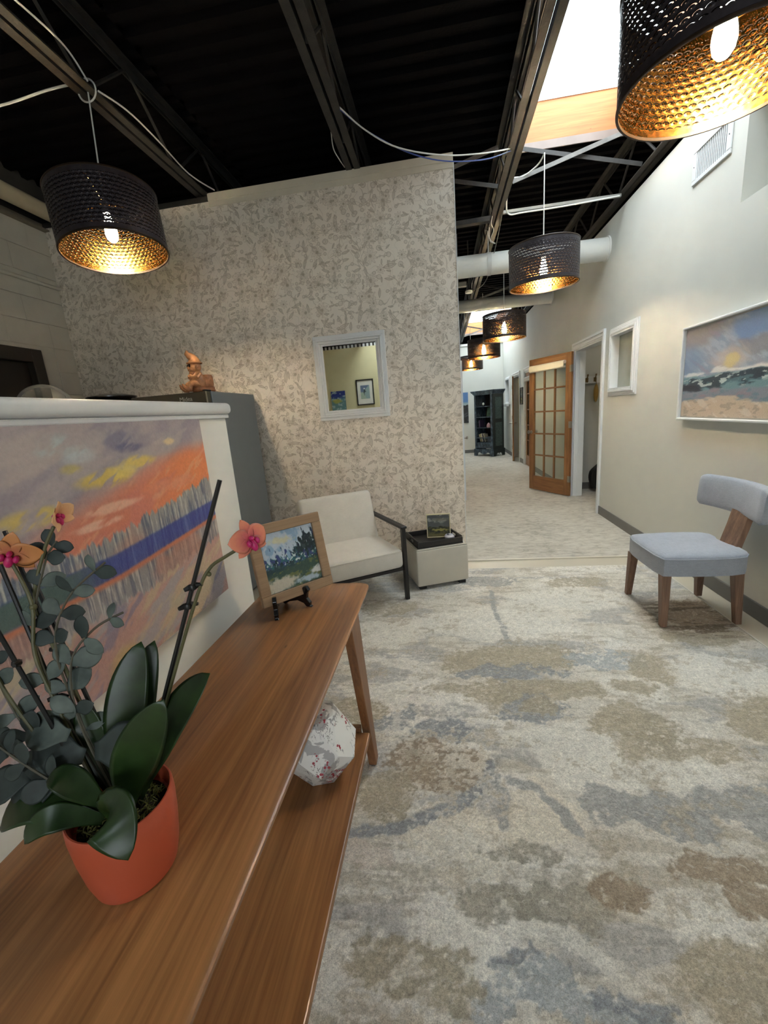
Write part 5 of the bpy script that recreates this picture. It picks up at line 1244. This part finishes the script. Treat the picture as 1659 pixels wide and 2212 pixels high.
# ------------------------------------------------------------------ closet things
HR = thing('hook_rail', 'white rail with brass coat hooks inside the closet', 'coat rack', (2.0, 6.847, 1.60)); MB().box(0, .7, -.015, 0, 0, .10).obj('rail', WHITE_TRIM, HR)
hk = MB().tube([(0, -.016, .07), (0, -.045, .09), (0, -.06, .125)], [.012, .008, .012], 8).tube([(0, -.016, .03), (0, -.035, .018), (0, -.04, .04)], .007, 8).box(-.02, .02, -.019, -.0155, .02, .08).mesh('hook', plain('old_brass', C(128, 104, 62), .4, metal=.7), smooth=True)
for x in (.15, .265, .42, .58): inst('hook', hk, HR, (x, 0, 0))
t = thing('yellow_pouch', 'yellow cloth pouch hanging from a closet hook', 'pouch', (2.265, 6.775, 1.335)); MB().ball((0, 0, .12), (.035, .016, .13), 12, 10).obj('pouch', plain('mustard_cloth', C(168, 136, 70), .8, var=.2), t, smooth=True); MB().tube([(0, 0, .24), (0, .0, .285)], .004, 6).obj('loop', plain('mustard_cord', C(150, 120, 60), .8), t)
t = thing('instrument_bag', 'black rounded instrument bag standing in the closet', 'bag', (2.34, 6.62, .012)); t.rotation_euler = (0, math.radians(4), 0)
mb = MB(); vs = []
outl = []
for k in range(40):
    a = 2*math.pi*k/40; r = 1; x = .19*math.cos(a); z = .22+.22*math.sin(a)
    if z > .30: x *= max(.34, 1-(z-.30)*2.6)
    outl.append((x, z if z < .40 else z+.5*(z-.40)/.04*.9))
M = Matrix.Rotation(math.pi/2, 4, 'X'); mb.prism(outl, -.07, .07, M).obj('case', plain('black_nylon', C(16, 16, 18), .7), t, bevel=.012, seg=2); MB().tube([(-.02, -.075, .6), (0, -.11, .66), (.02, -.075, .72)], .008, 8).obj('handle', BLACK_METAL, t)
mb = MB(); mb.box(-.06, .06, -.0745, -.0705, .25, .42); mb.obj('pocket', plain('black_pocket', C(24, 24, 27), .8), t)
# ------------------------------------------------------------------ orchid arrangement on the table
OB = Vector((-.488, .438, TZ+.0005))
OR = thing('potted_orchid', 'orchid and eucalyptus arrangement in an orange pot on the table', 'potted plant', OB)
def L3(p): return Vector(p)-OB
def leaf_green(name, c0, c1, rough=.35):
    t = NT(name); co = t.coord(); n = t.noise(co, 25, 3)
    return t.bsdf(t.ramp(n, [(.3, c0), (.7, c1)]), rough, spec=.45)
G1 = leaf_green('orchid_leaf_green', C(22, 38, 16), C(42, 66, 28)); G2 = leaf_green('eucalyptus_grey_green', C(62, 72, 68), C(104, 114, 106), .6); G3 = leaf_green('eucalyptus_dark', C(36, 44, 42), C(62, 72, 68), .6)
POT = plain('terracotta_glaze', C(186, 84, 56), .42, var=.05, coat=.1)
MB().lathe([(0, 0), (.050, 0), (.056, .004), (.062, .03), (.067, .07), (.0695, .105), (.069, .122), (.0675, .126), (.0655, .126), (.064, .120), (.062, .10), (0, .098)], 48).obj('pot', POT, OR, smooth=35)
mb = MB()
for k in range(420):
    a = random.random()*6.283; r = .050*math.sqrt(random.random()); p = Vector((r*math.cos(a), r*math.sin(a), .098+.014*random.random()+.012*(1-r/.06)))
    d = Vector((random.uniform(-1, 1), random.uniform(-1, 1), random.uniform(-.2, .9))).normalized()*random.uniform(.006, .013); q = Vector((random.uniform(-.005, .005), random.uniform(-.005, .005), .004))
    mb.tube([p, p+d*.5+q, p+d], [.0011, .0011, .0005], 3, cap=False)
mo = mb.obj('moss', plain('moss_fibre', C(104, 104, 52), .9, var=.5, scale=60), OR); tag(mo, kind='stuff')
MB().lathe([(.0615, .092), (.058, .100), (.03, .106), (0, .108)], 24).obj('soil', plain('dark_bark', C(40, 30, 20), .9, var=.5, scale=50, bump=.8), OR, smooth=True)

def strap(pts, w, th=.0028, up=(0, 0, 1), cup=.18, n=20, tip=.55):
    """closed leaf solid along a smooth path; w = full width"""
    P = [L3(p) for p in pts]; path = []
    for i in range(n+1):
        t = i/n
        if len(P) == 3: p = P[0]*(1-t)**2+P[1]*2*t*(1-t)+P[2]*t*t
        else: p = P[0]*(1-t)**3+P[1]*3*t*(1-t)**2+P[2]*3*t*t*(1-t)+P[3]*t**3
        path.append(p)
    mb = MB(); vs = []; fs = []; m_ = 10; u = Vector(up)
    for i, p in enumerate(path):
        t = i/n; d = (path[min(i+1, n)]-path[max(i-1, 0)]).normalized(); x = d.cross(u)
        if x.length < 1e-3: x = Vector((1, 0, 0))
        x.normalize(); nr = x.cross(d).normalized()
        prof = (math.sin(math.pi*min(1, t**tip*.5+.0)/1.0) if t < 1 else 0)
        prof = (.35+.65*sm1(t/.5))*1 if t < .5 else max(0, 1-((t-.5)/.5)**2.3)**.72
        hw = max(.0006, w/2*prof)
        for j in range(m_):
            a = 2*math.pi*j/m_; cx = math.cos(a); sy = math.sin(a); vs.append(p+x*(hw*cx)+nr*(th*.5*sy*(1-.6*abs(cx))+cup*hw*cx*cx))
    for i in range(n):
        for j in range(m_): fs.append((i*m_+j, i*m_+(j+1) % m_, (i+1)*m_+(j+1) % m_, (i+1)*m_+j))
    fs += [tuple(range(m_))[::-1], tuple(n*m_+j for j in range(m_))]
    return mb.add(vs, fs)
def sm1(t): t = max(0, min(1, t)); return t*t*(3-2*t)
toward = Vector((0, 0, 1.4))
def face(p):                       # blades roughly turn their faces up and out of the pot
    return (Vector((.35, -.6, .7)))
CP = (-.488, .438, .868)
LV = [([(-.495, .46, .87), (-.50, .48, 1.0), (-.478, .53, 1.085)], .060, (.3, -.9, .1)), ([(-.488, .47, .87), (-.50, .50, .99), (-.472, .55, 1.075)], .050, (.5, -.8, .1)),
      ([(-.47, .45, .87), (-.42, .47, .99), (-.345, .49, 1.058)], .066, (-.3, -.7, .6)), ([(-.475, .43, .872), (-.44, .425, .98), (-.388, .445, 1.048)], .062, (.45, -.85, .25)),
      ([(-.495, .425, .87), (-.525, .405, .975), (-.552, .40, .950)], .038, (0, -.4, .9)), ([(-.50, .43, .872), (-.575, .40, .96), (-.632, .385, .880)], .062, (-.1, -.5, .85)),
      ([(-.49, .415, .87), (-.54, .375, .945), (-.575, .370, .880)], .036, (.2, -.6, .75)), ([(-.475, .415, .872), (-.432, .365, .985), (-.402, .350, .896)], .062, (.35, -.75, .55)),
      ([(-.51, .45, .87), (-.535, .46, .95), (-.55, .475, 1.02)], .045, (.4, -.9, .1))]
for pts, w, up in LV:
    o = strap(pts, w, .003, up, .16).obj('orchid_leaf', G1, OR, smooth='all')
# stakes, flower stems and clips
STAKE = plain('black_stake', C(18, 18, 18), .35); STEM = plain('olive_stem', C(86, 84, 52), .5, var=.25, scale=40)
stakes = [((-.476, .462, .875), (-.314, .55, 1.327)), ((-.530, .445, .875), (-.652, .50, 1.232)), ((-.525, .435, .875), (-.632, .455, 1.153)), ((-.505, .455, .875), (-.652, .52, 1.274)), ((-.505, .47, .875), (-.640, .53, 1.200))]
for a, b in stakes: MB().tube([L3(a), L3(b)], .0032, 8).obj('stake', STAKE, OR)
def stem(pts, r=.0026):
    P = [L3(p) for p in pts]; out = []
    for i in range(len(P)-1):
        p0, p1, p2, p3 = P[max(i-1, 0)], P[i], P[i+1], P[min(i+2, len(P)-1)]
        for k in range(5):
            u = k/5; out.append(.5*((2*p1)+(-p0+p2)*u+(2*p0-5*p1+4*p2-p3)*u*u+(-p0+3*p1-3*p2+p3)*u**3))
    out.append(P[-1]); return MB().tube(out, r, 7).obj('flower_stem', STEM, OR, smooth=True)
stem([(-.470, .458, .875), (-.410, .492, 1.04), (-.362, .520, 1.165), (-.345, .535, 1.20), (-.327, .55, 1.212), (-.298, .567, 1.226)])
stem([(-.520, .44, .875), (-.575, .46, 1.02), (-.60, .47, 1.10), (-.605, .49, 1.17), (-.632, .50, 1.235)])
stem([(-.510, .455, .875), (-.565, .48, 1.05), (-.612, .50, 1.16), (-.598, .52, 1.235), (-.578, .53, 1.275)])
stem([(-.53, .43, .875), (-.60, .44, .99), (-.645, .45, 1.06), (-.66, .46, 1.10)])
def on_stake(k, t): return tuple(Vector(stakes[k][0]).lerp(Vector(stakes[k][1]), t))
clips = [(on_stake(0, .67), 0), (on_stake(0, .61), 0), (on_stake(1, .50), 1), (on_stake(1, .43), 1), (on_stake(2, .80), 1), (on_stake(3, .55), 1), (on_stake(4, .62), 1)]
CLIP = MB().tube([(-.012, 0, 0), (-.004, .003, 0), (.006, .002, 0), (.014, -.003, 0)], [.003, .0045, .0045, .0025], 7).lathe([(.005, -.004), (.0062, 0), (.005, .004)], 10, closed=True).mesh('clip', STAKE, smooth=True)
for p, k in clips: inst('clip', CLIP, OR, L3(p), (0, random.uniform(-.3, .3), random.uniform(-.8, .8)))
# blossoms
def petal_mat(name, c0, c1):
    t = NT(name); co = t.coord(); n = t.noise(t.mapping(co, (1, 1, 1)), 140, 3); r = t.n('ShaderNodeVectorMath', operation='LENGTH'); t.put(r.inputs[0], co)
    f = t.math('ADD', t.math('MULTIPLY', r.outputs[1], 26), t.math('MULTIPLY', n, .35))
    return t.bsdf(t.ramp(f, [(.25, c0), (.85, c1)]), .5)
PM = petal_mat('coral_petal', C(196, 78, 96), C(226, 138, 108)); PO = petal_mat('orange_petal', C(190, 110, 84), C(206, 138, 84)); PL = plain('magenta_lip', C(196, 40, 104), .4, var=.2, scale=80)
def petal(L, w, cup=.15, bend=.0):
    vs = []; fs = []; n, m_ = 10, 8
    for i in range(n+1):
        t = i/n; hw = w/2*(math.sin(math.pi*min(.999, max(.02, t**.75)))**.62); y = L*t
        for j in range(m_):
            a = 2*math.pi*j/m_; cx = math.cos(a); vs.append((hw*cx, y, .0012*math.sin(a)*(1-.7*abs(cx))+cup*hw*cx*cx-bend*t*t*L))
    for i in range(n):
        for j in range(m_): fs.append((i*m_+j, i*m_+(j+1) % m_, (i+1)*m_+(j+1) % m_, (i+1)*m_+j))
    fs += [tuple(range(m_))[::-1], tuple(n*m_+j for j in range(m_))]; return MB().add(vs, fs)
def blossom(pos, look, roll, s, mat, openness=1.0):
    z = Vector(look).normalized(); x = Vector((0, 0, 1)).cross(z).normalized(); y = z.cross(x)
    R = Matrix((x, y, z)).transposed() @ Matrix.Rotation(roll, 3, 'Z')
    f = D.objects.new('blossom', MB().ball((0, 0, -.001*s), .004*s, 8, 6).mesh('blossom', PL, smooth=True)); link(f, OR); f.location = L3(pos); f.rotation_euler = R.to_euler()
    for ang_, L, w in ((90, .036, .024), (215, .034, .022), (325, .034, .022), (14, .037, .040), (166, .037, .040)):
        M = Matrix.Rotation(math.radians(ang_-90), 4, 'Z') @ Matrix.Rotation(math.radians((1-openness)*75), 4, 'X')
        me = petal(L*s, w*s, .18, .12).mesh('petal', mat, smooth='all'); o = D.objects.new('petal', me); link(o, f); o.matrix_local = M
    mb = MB(); mb.ball((0, -.010*s, .006*s), (.006*s, .010*s, .006*s), 10, 8); mb.ball((-.008*s, -.004*s, .007*s), (.004*s, .006*s, .005*s), 8, 6); mb.ball((.008*s, -.004*s, .007*s), (.004*s, .006*s, .005*s), 8, 6); mb.ball((0, .003*s, .006*s), (.0035*s, .004*s, .006*s), 8, 6)
    mb.obj('lip', PL, f, smooth=True)
blossom((-.292, .567, 1.232), (.62, -.35, .12), .15, .92, PM)
blossom((-.628, .50, 1.245), (.30, -.6, -.25), -.4, 1.05, PO, .92)
blossom((-.574, .532, 1.290), (.75, .15, -.1), .3, .80, petal_mat('peach_petal', C(216, 150, 110), C(232, 182, 132)), .55)
for p, r in (((-.345, .532, 1.193), .0035), ((-.604, .49, 1.165), .005), ((-.655, .455, 1.09), .006)): MB().ball(L3(p), r, 8, 6).obj('bud_node', STEM, OR, smooth=True)
# eucalyptus sprays
def round_leaf(p, d, up, L, w, mat):
    p = Vector(p); d = Vector(d).normalized()
    pts = [p, p+d*L*.5+Vector(up)*L*.10, p+d*L]
    return strap(pts, w, .0016, up, .10, 9).obj('eucalyptus_leaf', mat, OR, smooth='all')
def spray(pts, leaves, mat_pick, r=.0018):
    P = [Vector(p) for p in pts]; path = []
    for i in range(len(P)-1):
        p0, p1, p2, p3 = P[max(i-1, 0)], P[i], P[i+1], P[min(i+2, len(P)-1)]
        for k in range(6):
            u = k/6; path.append(.5*((2*p1)+(-p0+p2)*u+(2*p0-5*p1+4*p2-p3)*u*u+(-p0+3*p1-3*p2+p3)*u**3))
    path.append(P[-1]); MB().tube([q-OB for q in path], r, 6).obj('eucalyptus_stem', plain('eucalyptus_twig', C(84, 80, 66), .7), OR, smooth=True)
    n = len(path)
    for i in range(leaves):
        t = .22+.78*(i+.5)/leaves; k = min(n-2, int(t*(n-1))); p = path[k]; d = (path[k+1]-path[k]).normalized()
        for s in (-1, 1):
            sd = d.cross(Vector((.3, -.9, .3))).normalized()*s; dd = (sd+d*.5+Vector((random.uniform(-.4, .4), random.uniform(-.5, .3), random.uniform(-.35, .35))))
            L = (.046*(1-t)+.024*t)*random.uniform(.85, 1.2)
            round_leaf(p, dd, (random.uniform(-.2, .5), -.85, random.uniform(.1, .8)), L, L*random.uniform(.62, .86), mat_pick())
pick = lambda: G2 if random.random() < .62 else G3
spray([(-.50, .45, .87), (-.545, .465, .98), (-.575, .48, 1.10), (-.56, .505, 1.17), (-.512, .535, 1.215)], 6, pick)
spray([(-.51, .45, .87), (-.565, .46, 1.0), (-.605, .48, 1.12), (-.60, .52, 1.22), (-.59, .54, 1.25)], 6, pick)
spray([(-.52, .44, .87), (-.60, .44, .97), (-.655, .455, 1.06), (-.675, .475, 1.14)], 6, pick)
spray([(-.51, .43, .87), (-.57, .41, .95), (-.63, .41, 1.0), (-.68, .42, 1.03)], 5, lambda: G3)
spray([(-.50, .445, .87), (-.54, .455, 1.0), (-.555, .48, 1.08), (-.53, .505, 1.12), (-.497, .53, 1.135)], 4, pick)
for p, d, up, L, w, mt in (((-.51, .44, .965), (.85, .15, .10), (.2, -.85, .5), .085, .066, G3), ((-.53, .44, .955), (-.9, -.1, .15), (.1, -.8, .6), .075, .058, G3), ((-.55, .43, .945), (-.8, -.3, -.35), (.1, -.75, .65), .085, .06, G3), ((-.545, .44, .99), (-.95, .0, .05), (.1, -.7, .7), .07, .045, G2), ((-.60, .42, .94), (-.7, -.2, -.2), (.1, -.7, .7), .07, .05, G3), ((-.62, .43, .975), (-.9, .0, .2), (.2, -.8, .5), .06, .046, G2)):
    round_leaf(p, d, up, L, w, mt)
